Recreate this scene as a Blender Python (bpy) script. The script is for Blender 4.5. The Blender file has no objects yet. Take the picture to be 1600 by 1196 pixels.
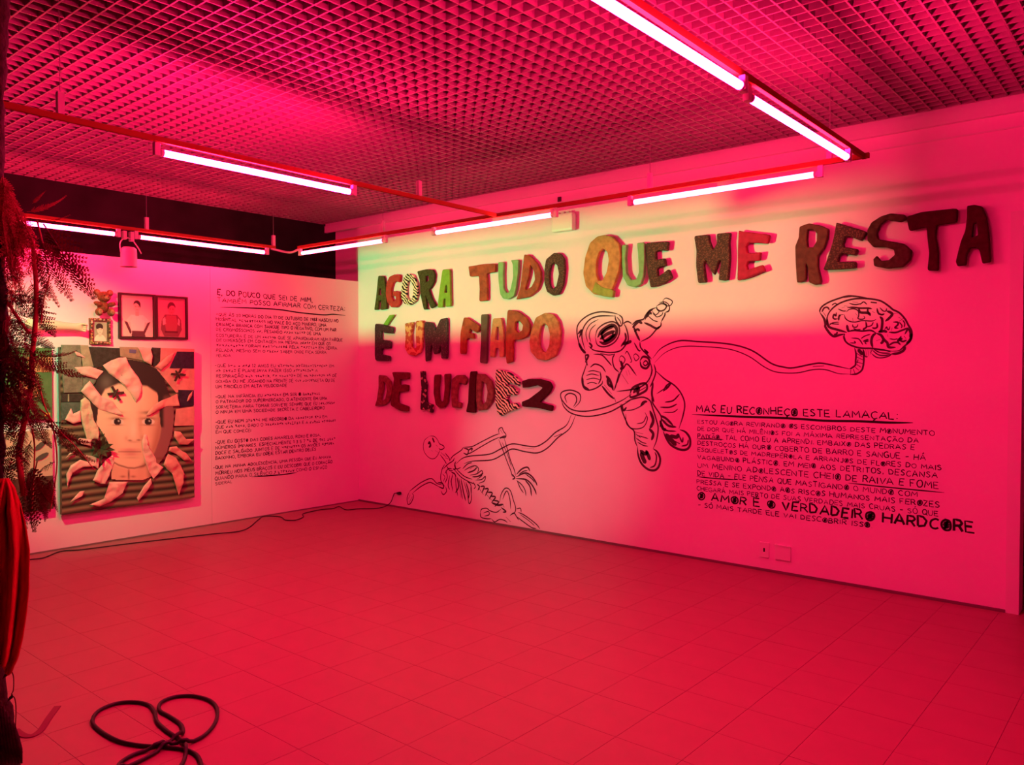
import bpy, bmesh, math, random
import numpy as np
from mathutils import Vector, Matrix, noise

random.seed(7)
rng = np.random.default_rng(7)
SC = bpy.context.scene
COL = SC.collection

# ------------------------------------------------------------------ camera
F = 1244.0; CXP, CYP = 800.0, 598.0
PITCH = math.radians(1.25); YAW = math.radians(40.3)
CAM = np.array([7.053, -5.668, 1.52])
D0 = np.array([-math.sin(YAW), math.cos(YAW), 0.0])
RV = np.array([math.cos(YAW), math.sin(YAW), 0.0])
FWD = D0 * math.cos(PITCH) - np.array([0, 0, 1.0]) * math.sin(PITCH)
UPV = np.array([0, 0, 1.0]) * math.cos(PITCH) + D0 * math.sin(PITCH)
cd = bpy.data.cameras.new('camera'); cam = bpy.data.objects.new('camera', cd); COL.objects.link(cam)
cd.sensor_width = 36.0; cd.lens = 36.0 * F / 1600.0; cd.clip_start = 0.05; cd.clip_end = 100
M3 = Matrix(((RV[0], UPV[0], -FWD[0]), (RV[1], UPV[1], -FWD[1]), (RV[2], UPV[2], -FWD[2])))
cam.matrix_world = Matrix.Translation(Vector(CAM)) @ M3.to_4x4()
SC.camera = cam

# ------------------------------------------------------------------ world, exposure, lamp settings
w = bpy.data.worlds.new('world'); SC.world = w; w.use_nodes = True
w.node_tree.nodes['Background'].inputs[0].default_value = (0.02, 0.0, 0.002, 1)
w.node_tree.nodes['Background'].inputs[1].default_value = 0.2
SC.view_settings.view_transform = 'Standard'; SC.view_settings.look = 'None'
SC.view_settings.gamma = 1.0; SC.view_settings.use_curve_mapping = False
SC.view_settings.exposure = 0.15
SC.cycles.max_bounces = 8; SC.cycles.diffuse_bounces = 5
TUBE_EMIT = (520.0, 2.6, 53.0)          # mid-room tube
TUBE_EMIT_RIGHT = (330.0, 2.2, 34.0)    # tubes at the right
TUBE_EMIT_WALL = (42.0, 1.5, 4.6)       # dimmer tubes along the lettered wall
TUBE_EMIT_LEFT = (115.0, 1.6, 7.5)       # tubes over the partition
BAND_POWER, BAND_COLOR = 1200.0, (0.0, 1.0, 0.28)
PORTRAIT_POWER, PORTRAIT_COLOR = 215.0, (0.10, 1.0, 0.40)
LOW_POWER, LOW_COLOR = 130.0, (0.5, 1.0, 0.6)


def ray(px, py):
    return FWD + RV * (px - CXP) / F - UPV * (py - CYP) / F


def on_plane(px, py, axis, val):
    v = ray(px, py); return CAM + v * ((val - CAM[axis]) / v[axis])


def rw(px, py, y=0.0): return on_plane(px, py, 1, y)      # right wall (plane y = const)
def lw(px, py, x=0.0): return on_plane(px, py, 0, x)      # left wall (plane x = const)
def fl(px, py, z=0.0): return on_plane(px, py, 2, z)      # floor
def dp(px, py, d): return CAM + ray(px, py) * d            # a point at depth d


# ------------------------------------------------------------------ materials
MATS = {}


def mat(name, color, rough=0.7, spec=0.3, metal=0.0, var=0.0, vscale=8.0, bump=0.0, bscale=40.0, emit=None, color2=None):
    if name in MATS: return MATS[name]
    m = bpy.data.materials.new(name); m.use_nodes = True
    nt = m.node_tree; b = nt.nodes['Principled BSDF']
    b.inputs['Roughness'].default_value = rough
    b.inputs['Specular IOR Level'].default_value = spec
    b.inputs['Metallic'].default_value = metal
    b.inputs['Base Color'].default_value = (*color, 1)
    if emit:
        b.inputs['Emission Color'].default_value = (*[c / max(emit) for c in emit], 1)
        b.inputs['Emission Strength'].default_value = max(emit)
    tc = None
    if var or bump:
        tc = nt.nodes.new('ShaderNodeTexCoord')
    if var:
        n = nt.nodes.new('ShaderNodeTexNoise'); n.inputs['Scale'].default_value = vscale; n.inputs['Detail'].default_value = 4
        nt.links.new(tc.outputs['Object'], n.inputs['Vector'])
        r = nt.nodes.new('ShaderNodeValToRGB')
        c2 = color2 or tuple(c * (1 - var) for c in color)
        r.color_ramp.elements[0].color = (*c2, 1); r.color_ramp.elements[1].color = (*color, 1)
        r.color_ramp.elements[0].position = 0.35; r.color_ramp.elements[1].position = 0.65
        nt.links.new(n.outputs['Fac'], r.inputs['Fac']); nt.links.new(r.outputs['Color'], b.inputs['Base Color'])
    if bump:
        n = nt.nodes.new('ShaderNodeTexNoise'); n.inputs['Scale'].default_value = bscale; n.inputs['Detail'].default_value = 5
        nt.links.new(tc.outputs['Object'], n.inputs['Vector'])
        bp = nt.nodes.new('ShaderNodeBump'); bp.inputs['Strength'].default_value = bump; bp.inputs['Distance'].default_value = 0.01
        nt.links.new(n.outputs['Fac'], bp.inputs['Height']); nt.links.new(bp.outputs['Normal'], b.inputs['Normal'])
    MATS[name] = m; return m


def mat_zebra(name='zebra_fabric'):
    if name in MATS: return MATS[name]
    m = mat(name, (0.8, 0.75, 0.55), 0.8)
    nt = m.node_tree; b = nt.nodes['Principled BSDF']
    tc = nt.nodes.new('ShaderNodeTexCoord'); wv = nt.nodes.new('ShaderNodeTexWave')
    wv.inputs['Scale'].default_value = 11; wv.inputs['Distortion'].default_value = 7; wv.inputs['Detail Scale'].default_value = 1.2
    mp = nt.nodes.new('ShaderNodeMapping'); mp.inputs['Rotation'].default_value = (0, math.radians(50), 0)
    nt.links.new(tc.outputs['Object'], mp.inputs['Vector']); nt.links.new(mp.outputs['Vector'], wv.inputs['Vector'])
    r = nt.nodes.new('ShaderNodeValToRGB'); r.color_ramp.elements[0].position = 0.46; r.color_ramp.elements[1].position = 0.52
    r.color_ramp.elements[0].color = (0.012, 0.01, 0.01, 1); r.color_ramp.elements[1].color = (0.75, 0.7, 0.5, 1)
    nt.links.new(wv.outputs['Fac'], r.inputs['Fac']); nt.links.new(r.outputs['Color'], b.inputs['Base Color'])
    return m


def mat_speckle(name, c1, c2, scale=90, thr=0.6, rough=0.45):
    if name in MATS: return MATS[name]
    m = mat(name, c1, rough, 0.5)
    nt = m.node_tree; b = nt.nodes['Principled BSDF']
    tc = nt.nodes.new('ShaderNodeTexCoord'); v = nt.nodes.new('ShaderNodeTexVoronoi'); v.inputs['Scale'].default_value = scale
    nt.links.new(tc.outputs['Object'], v.inputs['Vector'])
    bw = nt.nodes.new('ShaderNodeSeparateColor'); nt.links.new(v.outputs['Color'], bw.inputs['Color'])
    r = nt.nodes.new('ShaderNodeValToRGB'); r.color_ramp.elements[0].position = thr; r.color_ramp.elements[1].position = min(1, thr + 0.12)
    r.color_ramp.elements[0].color = (*c1, 1); r.color_ramp.elements[1].color = (*c2, 1)
    nt.links.new(bw.outputs['Red'], r.inputs['Fac']); nt.links.new(r.outputs['Color'], b.inputs['Base Color'])
    return m


def mat_vcol(name, rough=0.6):
    if name in MATS: return MATS[name]
    m = mat(name, (1, 1, 1), rough, 0.3)
    nt = m.node_tree; a = nt.nodes.new('ShaderNodeVertexColor'); a.layer_name = 'Col'
    nt.links.new(a.outputs['Color'], nt.nodes['Principled BSDF'].inputs['Base Color'])
    return m


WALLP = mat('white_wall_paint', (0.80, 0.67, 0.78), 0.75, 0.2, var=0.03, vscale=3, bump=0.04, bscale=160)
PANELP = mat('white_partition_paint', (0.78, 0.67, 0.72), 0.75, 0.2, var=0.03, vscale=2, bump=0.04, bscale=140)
BLACKP = mat('black_wall_paint', (0.02, 0.015, 0.018), 0.9, 0.1, var=0.4, vscale=4)
PLENUM = mat('dark_ceiling_void', (0.10, 0.09, 0.09), 0.9, 0.1, var=0.3, vscale=3)
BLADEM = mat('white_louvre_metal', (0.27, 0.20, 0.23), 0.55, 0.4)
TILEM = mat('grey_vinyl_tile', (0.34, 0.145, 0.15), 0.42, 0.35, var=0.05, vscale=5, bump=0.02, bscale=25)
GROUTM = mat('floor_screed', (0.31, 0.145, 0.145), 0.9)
TRIMM = mat('white_trim_paint', (0.72, 0.72, 0.72), 0.7)
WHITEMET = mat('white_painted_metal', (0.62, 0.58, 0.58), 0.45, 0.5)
TUBEM = mat('glowing_red_tube', (0.9, 0.9, 0.9), 0.3, 0.3, emit=TUBE_EMIT)
TUBEW = mat('glowing_red_wall_tube', (0.9, 0.9, 0.9), 0.3, 0.3, emit=TUBE_EMIT_WALL)
TUBER = mat('glowing_red_near_tube', (0.9, 0.9, 0.9), 0.3, 0.3, emit=TUBE_EMIT_RIGHT)
TUBEL = mat('glowing_red_partition_tube', (0.9, 0.9, 0.9), 0.3, 0.3, emit=TUBE_EMIT_LEFT)
RAILM = mat('rail_tinted_red_light', (0.30, 0.10, 0.03), 1.0, 0.0)  # white rail: red light of the tubes is put into its colour
GREYW = mat('grey_wall_paint', (0.40, 0.36, 0.38), 0.8)
CAPM = mat('tube_end_cap', (0.62, 0.6, 0.6), 0.4, 0.5, metal=0.3)
WIREM = mat('steel_wire', (0.35, 0.33, 0.33), 0.4, 0.5, metal=0.8)
INK = mat('black_marker_ink', (0.022, 0.014, 0.02), 0.8, 0.1)
INKD = mat('charcoal_drawing_ink', (0.075, 0.035, 0.055), 0.85, 0.1)
BLACKRUB = mat('black_rubber', (0.012, 0.011, 0.012), 0.5, 0.4, bump=0.1, bscale=80)
PLASTW = mat('white_plastic', (0.75, 0.75, 0.75), 0.4, 0.5)
LAMPBLK = mat('black_lamp_metal', (0.02, 0.02, 0.02), 0.5, 0.5)


# ------------------------------------------------------------------ object helpers
def tag(o, label=None, cat=None, group=None, kind=None):
    if label: o['label'] = label
    if cat: o['category'] = cat
    if group: o['group'] = group
    if kind: o['kind'] = kind
    return o


def link(name, me, m=None, parent=None, smooth=False):
    o = bpy.data.objects.new(name, me); COL.objects.link(o)
    if m is not None and me is not None and not me.materials: me.materials.append(m)
    if smooth and me is not None:
        for p in me.polygons: p.use_smooth = True
    if parent is not None: o.parent = parent
    return o


def empty(name, loc=(0, 0, 0), parent=None):
    o = bpy.data.objects.new(name, None); COL.objects.link(o); o.location = loc; o.empty_display_size = 0.1
    if parent is not None: o.parent = parent
    return o


class MB:
    """collects vertices and faces of one mesh"""
    def __init__(s, org=(0, 0, 0)): s.v = []; s.f = []; s.o = np.array(org, float)

    def add(s, vs, fs):
        n = len(s.v); s.v += [tuple(np.array(p, float) - s.o) for p in vs]; s.f += [tuple(i + n for i in f) for f in fs]; return s

    def box(s, lo, hi):
        x0, y0, z0 = lo; x1, y1, z1 = hi
        return s.add([(x0, y0, z0), (x1, y0, z0), (x1, y1, z0), (x0, y1, z0), (x0, y0, z1), (x1, y0, z1), (x1, y1, z1), (x0, y1, z1)],
                     [(0, 3, 2, 1), (4, 5, 6, 7), (0, 1, 5, 4), (1, 2, 6, 5), (2, 3, 7, 6), (3, 0, 4, 7)])

    def tube(s, pts, rad, seg=8, cap=True):
        pts = [Vector(p) for p in pts]; n = len(pts)
        rads = rad if hasattr(rad, '__len__') else [rad] * n
        vs = []; fs = []; prev = None
        for i, p in enumerate(pts):
            t = (pts[min(i + 1, n - 1)] - pts[max(i - 1, 0)]).normalized()
            if prev is None:
                a = Vector((0, 0, 1)) if abs(t.z) < 0.9 else Vector((1, 0, 0)); u = t.cross(a).normalized()
            else:
                u = (prev - t * prev.dot(t))
                u = u.normalized() if u.length > 1e-6 else t.orthogonal().normalized()
            prev = u; v = t.cross(u)
            for k in range(seg):
                a = 2 * math.pi * k / seg; q = p + (u * math.cos(a) + v * math.sin(a)) * rads[i]; vs.append((q.x, q.y, q.z))
        for i in range(n - 1):
            for k in range(seg):
                k2 = (k + 1) % seg; fs.append((i * seg + k, i * seg + k2, (i + 1) * seg + k2, (i + 1) * seg + k))
        if cap: fs.append(tuple(range(seg - 1, -1, -1))); fs.append(tuple((n - 1) * seg + k for k in range(seg)))
        return s.add(vs, fs)

    def ball(s, c, r, seg=12, rings=8, rot=None):
        r = (r, r, r) if not hasattr(r, '__len__') else r
        vs = []; fs = []; R = rot or Matrix.Identity(3)
        for i in range(rings + 1):
            th = math.pi * i / rings
            for k in range(seg):
                ph = 2 * math.pi * k / seg
                q = R @ Vector((r[0] * math.sin(th) * math.cos(ph), r[1] * math.sin(th) * math.sin(ph), r[2] * math.cos(th)))
                vs.append((c[0] + q.x, c[1] + q.y, c[2] + q.z))
        for i in range(rings):
            for k in range(seg):
                k2 = (k + 1) % seg; fs.append((i * seg + k, (i + 1) * seg + k, (i + 1) * seg + k2, i * seg + k2))
        return s.add(vs, fs)

    def mesh(s, name):
        me = bpy.data.meshes.new(name); me.from_pydata(s.v, [], s.f); me.update(); return me

    def build(s, name, m, parent=None, smooth=False, bevel=0.0):
        me = s.mesh(name)
        if bevel:
            bm = bmesh.new(); bm.from_mesh(me); bmesh.ops.bevel(bm, geom=bm.edges[:], offset=bevel, segments=2, affect='EDGES', profile=0.6)
            bm.to_mesh(me); bm.free()
        return link(name, me, m, parent, smooth)


def spline(pts, n=6):
    """Catmull-Rom through the points"""
    P = [np.array(p, float) for p in pts]
    if len(P) < 3: return P
    P = [2 * P[0] - P[1]] + P + [2 * P[-1] - P[-2]]
    out = []
    for i in range(1, len(P) - 2):
        for k in range(n):
            t = k / n; a, b, c, d = P[i - 1], P[i], P[i + 1], P[i + 2]
            out.append(0.5 * ((2 * b) + (-a + c) * t + (2 * a - 5 * b + 4 * c - d) * t * t + (-a + 3 * b - 3 * c + d) * t ** 3))
    out.append(P[-2]); return out


# ================================================================== STRUCTURE
ZC = 3.136            # underside of the louvre ceiling
XR = 6.292            # right end of the right wall
XB = -0.56            # black wall behind the partition
YF, XE = -9.0, 9.2    # walls behind the camera

# floor with tiles
P = 0.3; X0, Y0 = 4.692, -3.536
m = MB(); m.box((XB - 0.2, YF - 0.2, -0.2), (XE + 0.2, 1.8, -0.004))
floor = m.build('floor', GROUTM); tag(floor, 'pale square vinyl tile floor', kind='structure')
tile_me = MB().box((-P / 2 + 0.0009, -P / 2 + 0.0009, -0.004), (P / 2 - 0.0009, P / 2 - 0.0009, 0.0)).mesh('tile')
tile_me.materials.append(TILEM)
cells = []
for i in range(-18, 16):
    for j in range(-19, 17):
        cx, cy = X0 + (i + 0.5) * P, Y0 + (j + 0.5) * P
        if cx - P / 2 < XB - .1 or cx + P / 2 > XE or cy + P / 2 > 1.6 or cy - P / 2 < YF: continue
        q = np.array([cx, cy, 0]) - CAM; zz = q @ FWD
        vis = zz > 0.3 and abs(F * (q @ RV) / zz) < 860 and F * -(q @ UPV) / zz < 700 and cy < 0.1 and cx > -0.1 and cx < 6.9
        cells.append((0 if vis else 1, zz if vis else 0, cx, cy))
cells.sort()
rest = MB()
for k, (nv, zz, cx, cy) in enumerate(cells):
    if k < 300 and nv == 0:
        o = bpy.data.objects.new('tile', tile_me); COL.objects.link(o); o.parent = floor
        o.location = (cx, cy, random.uniform(-0.0004, 0.0))
    else:
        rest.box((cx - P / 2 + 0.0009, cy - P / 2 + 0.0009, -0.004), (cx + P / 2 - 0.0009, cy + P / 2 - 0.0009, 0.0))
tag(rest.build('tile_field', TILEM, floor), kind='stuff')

# ceiling: dark slab above an egg-crate louvre of crossing blades
m = MB(); m.box((XB - 0.2, YF - 0.2, ZC + 0.40), (XE + 0.2, 1.8, ZC + 0.6))
ceil = m.build('ceiling', PLENUM); tag(ceil, 'egg-crate louvre ceiling of white crossing blades', kind='structure')
PT = 0.0833; BT = 0.0085; BH = 0.075
Lx = 8.6; Ly = 6.6; cx0, cy1 = XB + 0.02, -0.075
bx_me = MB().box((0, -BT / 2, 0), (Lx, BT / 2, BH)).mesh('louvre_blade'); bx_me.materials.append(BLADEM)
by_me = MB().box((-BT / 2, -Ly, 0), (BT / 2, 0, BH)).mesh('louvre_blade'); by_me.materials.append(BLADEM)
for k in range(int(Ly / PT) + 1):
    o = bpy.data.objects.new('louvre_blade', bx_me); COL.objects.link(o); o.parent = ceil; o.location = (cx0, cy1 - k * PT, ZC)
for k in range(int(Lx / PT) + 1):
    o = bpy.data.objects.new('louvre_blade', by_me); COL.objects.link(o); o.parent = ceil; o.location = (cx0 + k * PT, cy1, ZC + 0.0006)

# walls
m = MB(); m.box((0.0, 0.0, 0.0), (XR, 0.14, ZC + 0.4)); wall_right = m.build('wall_right', WALLP); tag(wall_right, 'long white wall with lettering and drawings', kind='structure')
m = MB(); m.box((XR, 0.0, 2.45), (XE, 0.14, ZC + 0.4)); tag(m.build('wall_lintel', WALLP), 'white wall above the opening at the right end', kind='structure')
m = MB(); m.box((XB, 0.12, 0.0), (0.0, 0.26, ZC + 0.4)); tag(m.build('wall_recess', WALLP), 'white wall strip behind the partition', kind='structure')
m = MB(); m.box((XB - 0.15, YF, 0.0), (XB, 0.26, ZC + 0.4)); tag(m.build('wall_back', BLACKP), 'black wall behind the white partition', kind='structure')
m = MB(); m.box((XR - 0.3, 1.4, 0.0), (XE, 1.5, ZC + 0.4)); m.box((XR - 0.36, 0.14, 0.0), (XR - 0.3, 1.5, ZC + 0.4))
tag(m.build('wall_passage', BLACKP), 'dark passage beyond the right end of the wall', kind='structure')
m = MB(); m.box((XB, YF - 0.15, 0.0), (XE, YF, ZC + 0.4)); tag(m.build('wall_front', GREYW), 'grey wall behind the viewer', kind='structure')
m = MB(); m.box((XE, YF, 0.0), (XE + 0.15, 1.5, ZC + 0.4)); tag(m.build('wall_side', GREYW), 'grey wall right of the viewer', kind='structure')
# partition of boards
wall_left = empty('wall_left', (0, 0, 0)); tag(wall_left, 'white exhibition partition of painted boards', kind='structure')
ys = [0.0, -1.762, -3.55, -5.35, -7.15]
for a, b in zip(ys[:-1], ys[1:]):
    MB().box((-0.07, b + 0.0012, 0.0), (0.0, a - (0.0012 if a else 0.0), 2.452)).build('panel', PANELP, wall_left)
# mouldings above the right wall, joint strip at its right end
m = MB(); m.box((XB, -0.035, 3.045), (XE, 0.0, 3.12)); m.box((XB, -0.022, 3.12), (XE, 0, ZC + 0.1)); tag(m.build('trim_1', TRIMM), 'white moulding under the ceiling of the lettered wall', kind='structure')
m = MB(); m.box((0.0, -0.008, 2.955), (XE, 0.0, 2.965)); tag(m.build('trim_2', TRIMM), 'thin white bead below the moulding', kind='structure')
m = MB(); m.box((6.222, -0.007, 0.0), (XR, 0.0, 2.452)); tag(m.build('trim_3', TRIMM), 'white edge strip at the right end of the wall', kind='structure')
m = MB(); m.box((0.0, -0.011, 0.0), (6.22, 0.0, 0.018)); tag(m.build('baseboard_right', mat('dark_base_gap', (0.16, 0.12, 0.12), 0.8)), 'thin dark line along the foot of the wall', kind='structure')
m = MB(); m.box((0.0, -3.55, 0.0), (0.006, -0.0, 0.012)); tag(m.build('baseboard_left', mat('dark_base_gap2', (0.2, 0.15, 0.15), 0.8)), 'thin dark line along the foot of the partition', kind='structure')

# ================================================================== LAMPS
TZ = 2.6; XL, XM, XRT, YT = 0.30, 3.06, 5.69, -1.10
TL = 1.18


def make_tube_lamp(tm):
    r = empty('fluorescent_tube')
    MB().tube([(-TL / 2, 0, 0), (TL / 2, 0, 0)], 0.0165, 20).build('tube', tm, r, True)
    for s in (-1, 1):
        MB().tube([(s * TL / 2, 0, 0), (s * (TL / 2 + 0.022), 0, 0)], 0.0185, 16).build('end_cap', CAPM, r, True)
        mb = MB(); mb.box((s * (TL / 2 + 0.035) - 0.015, -0.014, -0.02), (s * (TL / 2 + 0.035) + 0.015, 0.014, 0.046))
        mb.build('socket', WHITEMET, r, bevel=0.003)
    return r


def copy_tree(o, parent=None):
    c = o.copy(); COL.objects.link(c); c.parent = parent
    for ch in list(o.children): copy_tree(ch, c)
    return c


protos = {}
tubes = [
    ((1.12, YT, TZ), 0, 'red tube light over the corner, first along the lettered wall'),
    ((2.965, YT, TZ), 0, 'red tube light just above the word TUDO'),
    ((4.835, YT, TZ), 0, 'red tube light above the words QUE ME'),
    ((XL, -3.36, TZ), 1, 'red tube light half hidden by the fern'),
    ((XL, -1.965, TZ), 1, 'red tube light above the left text, right of the can spotlight'),
    ((XM, -3.115, TZ), 1, 'red tube light hanging alone in mid room left of centre'),
    ((5.72, -3.33, TZ), 1, 'large near red tube light cut by the top of the picture'),
    ((5.69, -1.975, TZ), 1, 'red tube light at the right, running to the track end'),
]
for k, (loc, ax, lab) in enumerate(tubes):
    tm = (TUBEL if loc[0] < 1 else TUBEM if loc[0] < 5 else TUBER) if ax else TUBEW
    if tm.name in protos: o = copy_tree(protos[tm.name])
    else: o = protos[tm.name] = make_tube_lamp(tm)
    o.location = loc; o.rotation_euler = (0, 0, math.pi / 2 * ax)
    tag(o, lab, 'tube light', 'red fluorescent tubes on the suspended tracks')


def track(name, a, b, label, hangers, bend=None):
    """a suspended white rail with hangers on thin wires"""
    a = Vector(a); b = Vector(b); r = empty(name, a); r['label'] = label; r['category'] = 'track'; r['group'] = 'suspended lighting tracks'
    mb = MB(a); d = (b - a).normalized(); n = Vector((-d.y, d.x, 0)) * 0.010
    lo, hi = TZ + 0.046, TZ + 0.074
    vs = []
    for q in (a, b):
        for sx, z in ((-1, lo), (1, lo), (1, hi), (-1, hi)):
            vs.append((q.x + n.x * sx, q.y + n.y * sx, z))
    mb.add(vs, [(0, 1, 5, 4), (1, 2, 6, 5), (2, 3, 7, 6), (3, 0, 4, 7), (3, 2, 1, 0), (4, 5, 6, 7)])
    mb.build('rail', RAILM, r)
    for t in hangers:
        q = a + d * t
        h = MB(a).box((q.x - 0.014, q.y - 0.014, hi), (q.x + 0.014, q.y + 0.014, hi + 0.10)).build('hanger', WHITEMET, r)
        MB(a).tube([(q.x, q.y, hi + 0.10), (q.x, q.y, ZC + 0.36)], 0.0022, 6).build('suspension_wire', WIREM, h)
    if bend:
        MB(a).tube(spline([Vector(p) for p in bend], 6), 0.011, 8).build('flexible_conduit', WHITEMET, r, True)
    return r


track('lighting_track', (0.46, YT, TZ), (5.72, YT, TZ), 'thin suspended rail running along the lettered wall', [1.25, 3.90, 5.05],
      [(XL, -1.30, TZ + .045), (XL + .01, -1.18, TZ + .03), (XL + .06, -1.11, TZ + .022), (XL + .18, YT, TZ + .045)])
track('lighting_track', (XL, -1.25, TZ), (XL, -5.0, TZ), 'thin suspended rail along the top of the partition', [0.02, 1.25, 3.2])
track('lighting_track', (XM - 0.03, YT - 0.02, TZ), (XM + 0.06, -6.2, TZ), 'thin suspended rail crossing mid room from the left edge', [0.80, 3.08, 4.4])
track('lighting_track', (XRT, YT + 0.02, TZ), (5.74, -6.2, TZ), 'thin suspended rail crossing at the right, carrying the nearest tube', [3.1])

# can spotlight hanging under the partition rail
sp = empty('can_spotlight', (XL, -2.652, 2.34)); tag(sp, 'white can spotlight hanging from the rail over the partition', 'spotlight')
mb = MB(); ring = []
prof = [(0.0, 0.165), (0.045, 0.163), (0.060, 0.150), (0.063, 0.12), (0.063, 0.004), (0.066, 0.0), (0.060, 0.0), (0.058, 0.01), (0.056, 0.09), (0.0, 0.10)]
vs = []; fs = []; S = 24
for (r_, z_) in prof:
    for k in range(S): a = 2 * math.pi * k / S; vs.append((r_ * math.cos(a), r_ * math.sin(a), z_))
for i in range(len(prof) - 1):
    for k in range(S): k2 = (k + 1) % S; fs.append((i * S + k, i * S + k2, (i + 1) * S + k2, (i + 1) * S + k))
mb.add(vs, fs); mb.build('housing', WHITEMET, sp, True)
mb = MB(); mb.tube(spline([(0, -0.066, 0.12), (0, -0.07, 0.19), (0, -0.035, 0.235), (0, 0.02, 0.235), (0.02, 0.066, 0.17), (0.01, 0.1, 0.12)], 6), 0.005, 8); mb.build('yoke', WHITEMET, sp, True)
MB().box((-0.02, -0.05, 0.225), (0.02, -0.02, 0.295)).build('track_adapter', WHITEMET, sp, bevel=0.004)
MB().box((-0.02, 0.008, 0.215), (0.02, 0.04, 0.295)).build('track_clamp', WHITEMET, sp, bevel=0.004)


def spot_lamp(name, loc, target, power, color, angle, blend, radius, label, stand=None, hang=None, scale=None):
    loc = Vector(loc); target = Vector(target); d = (target - loc).normalized()
    r = empty(name, loc); tag(r, label, 'spotlight')
    q = d.to_track_quat('-Z', 'Y'); R = q.to_matrix()
    mb = MB(); S = 20; prof = [(0.0, 0.16), (0.05, 0.15), (0.075, 0.11), (0.08, 0.03), (0.085, -0.05), (0.08, -0.05), (0.07, 0.02), (0.0, 0.03)]
    vs = [tuple(R @ Vector((a * math.cos(2 * math.pi * k / S), a * math.sin(2 * math.pi * k / S), z))) for a, z in prof for k in range(S)]
    fs = [(i * S + k, i * S + (k + 1) % S, (i + 1) * S + (k + 1) % S, (i + 1) * S + k) for i in range(len(prof) - 1) for k in range(S)]
    mb.add(vs, fs); mb.build('housing', LAMPBLK, r, True)
    if hang: MB().tube([(0, 0, 0.08), (0, 0, hang - loc.z)], 0.012, 8).build('drop_rod', LAMPBLK, r)
    if stand:
        mb = MB(); mb.tube([(0, 0, -0.08), (0, 0, 0.02 - loc.z)], 0.014, 8); mb.build('stand_pole', LAMPBLK, r)
        for k in range(3):
            a = 2.1 * k + 0.4
            MB().tube([(0, 0, min(-0.09, 0.4 - loc.z)), (0.35 * math.cos(a), 0.35 * math.sin(a), 0.012 - loc.z)], 0.01, 6).build('stand_leg', LAMPBLK, r)
    L = bpy.data.lights.new(name + '_light', 'SPOT'); L.energy = power; L.color = color; L.spot_size = math.radians(angle); L.spot_blend = blend
    L.shadow_soft_size = radius
    lo = bpy.data.objects.new('bulb', L); COL.objects.link(lo); lo.parent = r
    lo.location = d * 0.06; lo.rotation_euler = q.to_euler()
    return r, lo


spot_lamp('track_spotlight', (1.75, -4.25, 2.62), (0.0, -3.05, 1.30), PORTRAIT_POWER, PORTRAIT_COLOR, 52, 0.9, 0.02,
          'black spotlight left of the picture lighting the portrait', hang=ZC)
spot_lamp('floor_spotlight', (1.2, -4.35, 0.30), (2.6, 0.0, 0.76), LOW_POWER, LOW_COLOR, 31, 1.0, 0.02,
          'small black spotlight on the floor left of the picture', stand=True)

# shuttered stage spotlight on a stand: its four shutters cut the beam to a wide band
SP = Vector((0.8, -5.6, 1.35)); A = 0.40
r = empty('stage_spotlight', SP); tag(r, 'black shuttered stage spotlight on a stand left of the picture', 'spotlight')
zb, zt = (1.85 - SP.z) * A / 5.6, (2.86 - SP.z) * A / 5.6
AR = 0.13                                       # the right shutter sits close to the lamp: a soft edge
x0s, x1s = -0.062, 4.55 * AR / 5.6
for nm, lo, hi in (('shutter', (-0.5, A, -0.4), (0.7, A + 0.004, zb)), ('shutter', (-0.5, A, zt), (0.7, A + 0.004, 0.5)),
                   ('shutter', (-0.5, A + 0.004, -0.4), (x0s, A + 0.008, 0.5)), ('shutter', (x1s, AR, -0.3), (0.4, AR + 0.004, 0.3))):
    MB().box(lo, hi).build(nm, LAMPBLK, r)
mb = MB(); mb.box((-0.12, -0.2, -0.11), (0.12, -0.08, 0.11)); mb.build('housing', LAMPBLK, r, bevel=0.01)
MB().tube([(0, -0.14, -0.11), (0, -0.14, 0.02 - SP.z)], 0.016, 8).build('stand_pole', LAMPBLK, r)
for k in range(3):
    a = 2.1 * k + 0.4
    MB().tube([(0, -0.14, 0.5 - SP.z), (0.4 * math.cos(a), -0.14 + 0.4 * math.sin(a), 0.012 - SP.z)], 0.011, 6).build('stand_leg', LAMPBLK, r)
for sx in (-0.13, 0.13):
    MB().tube([(sx, -0.14, 0), (sx * 2, A, 0.1)], 0.008, 6).build('shutter_arm', LAMPBLK, r)
L = bpy.data.lights.new('stage_light', 'SPOT'); L.energy = BAND_POWER; L.color = BAND_COLOR; L.spot_size = math.radians(88); L.spot_blend = 0.25; L.shadow_soft_size = 0.010
lo = bpy.data.objects.new('bulb', L); COL.objects.link(lo); lo.parent = r
lo.rotation_euler = Vector((0.32, 1.0, 0.1)).to_track_quat('-Z', 'Y').to_euler()

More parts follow.
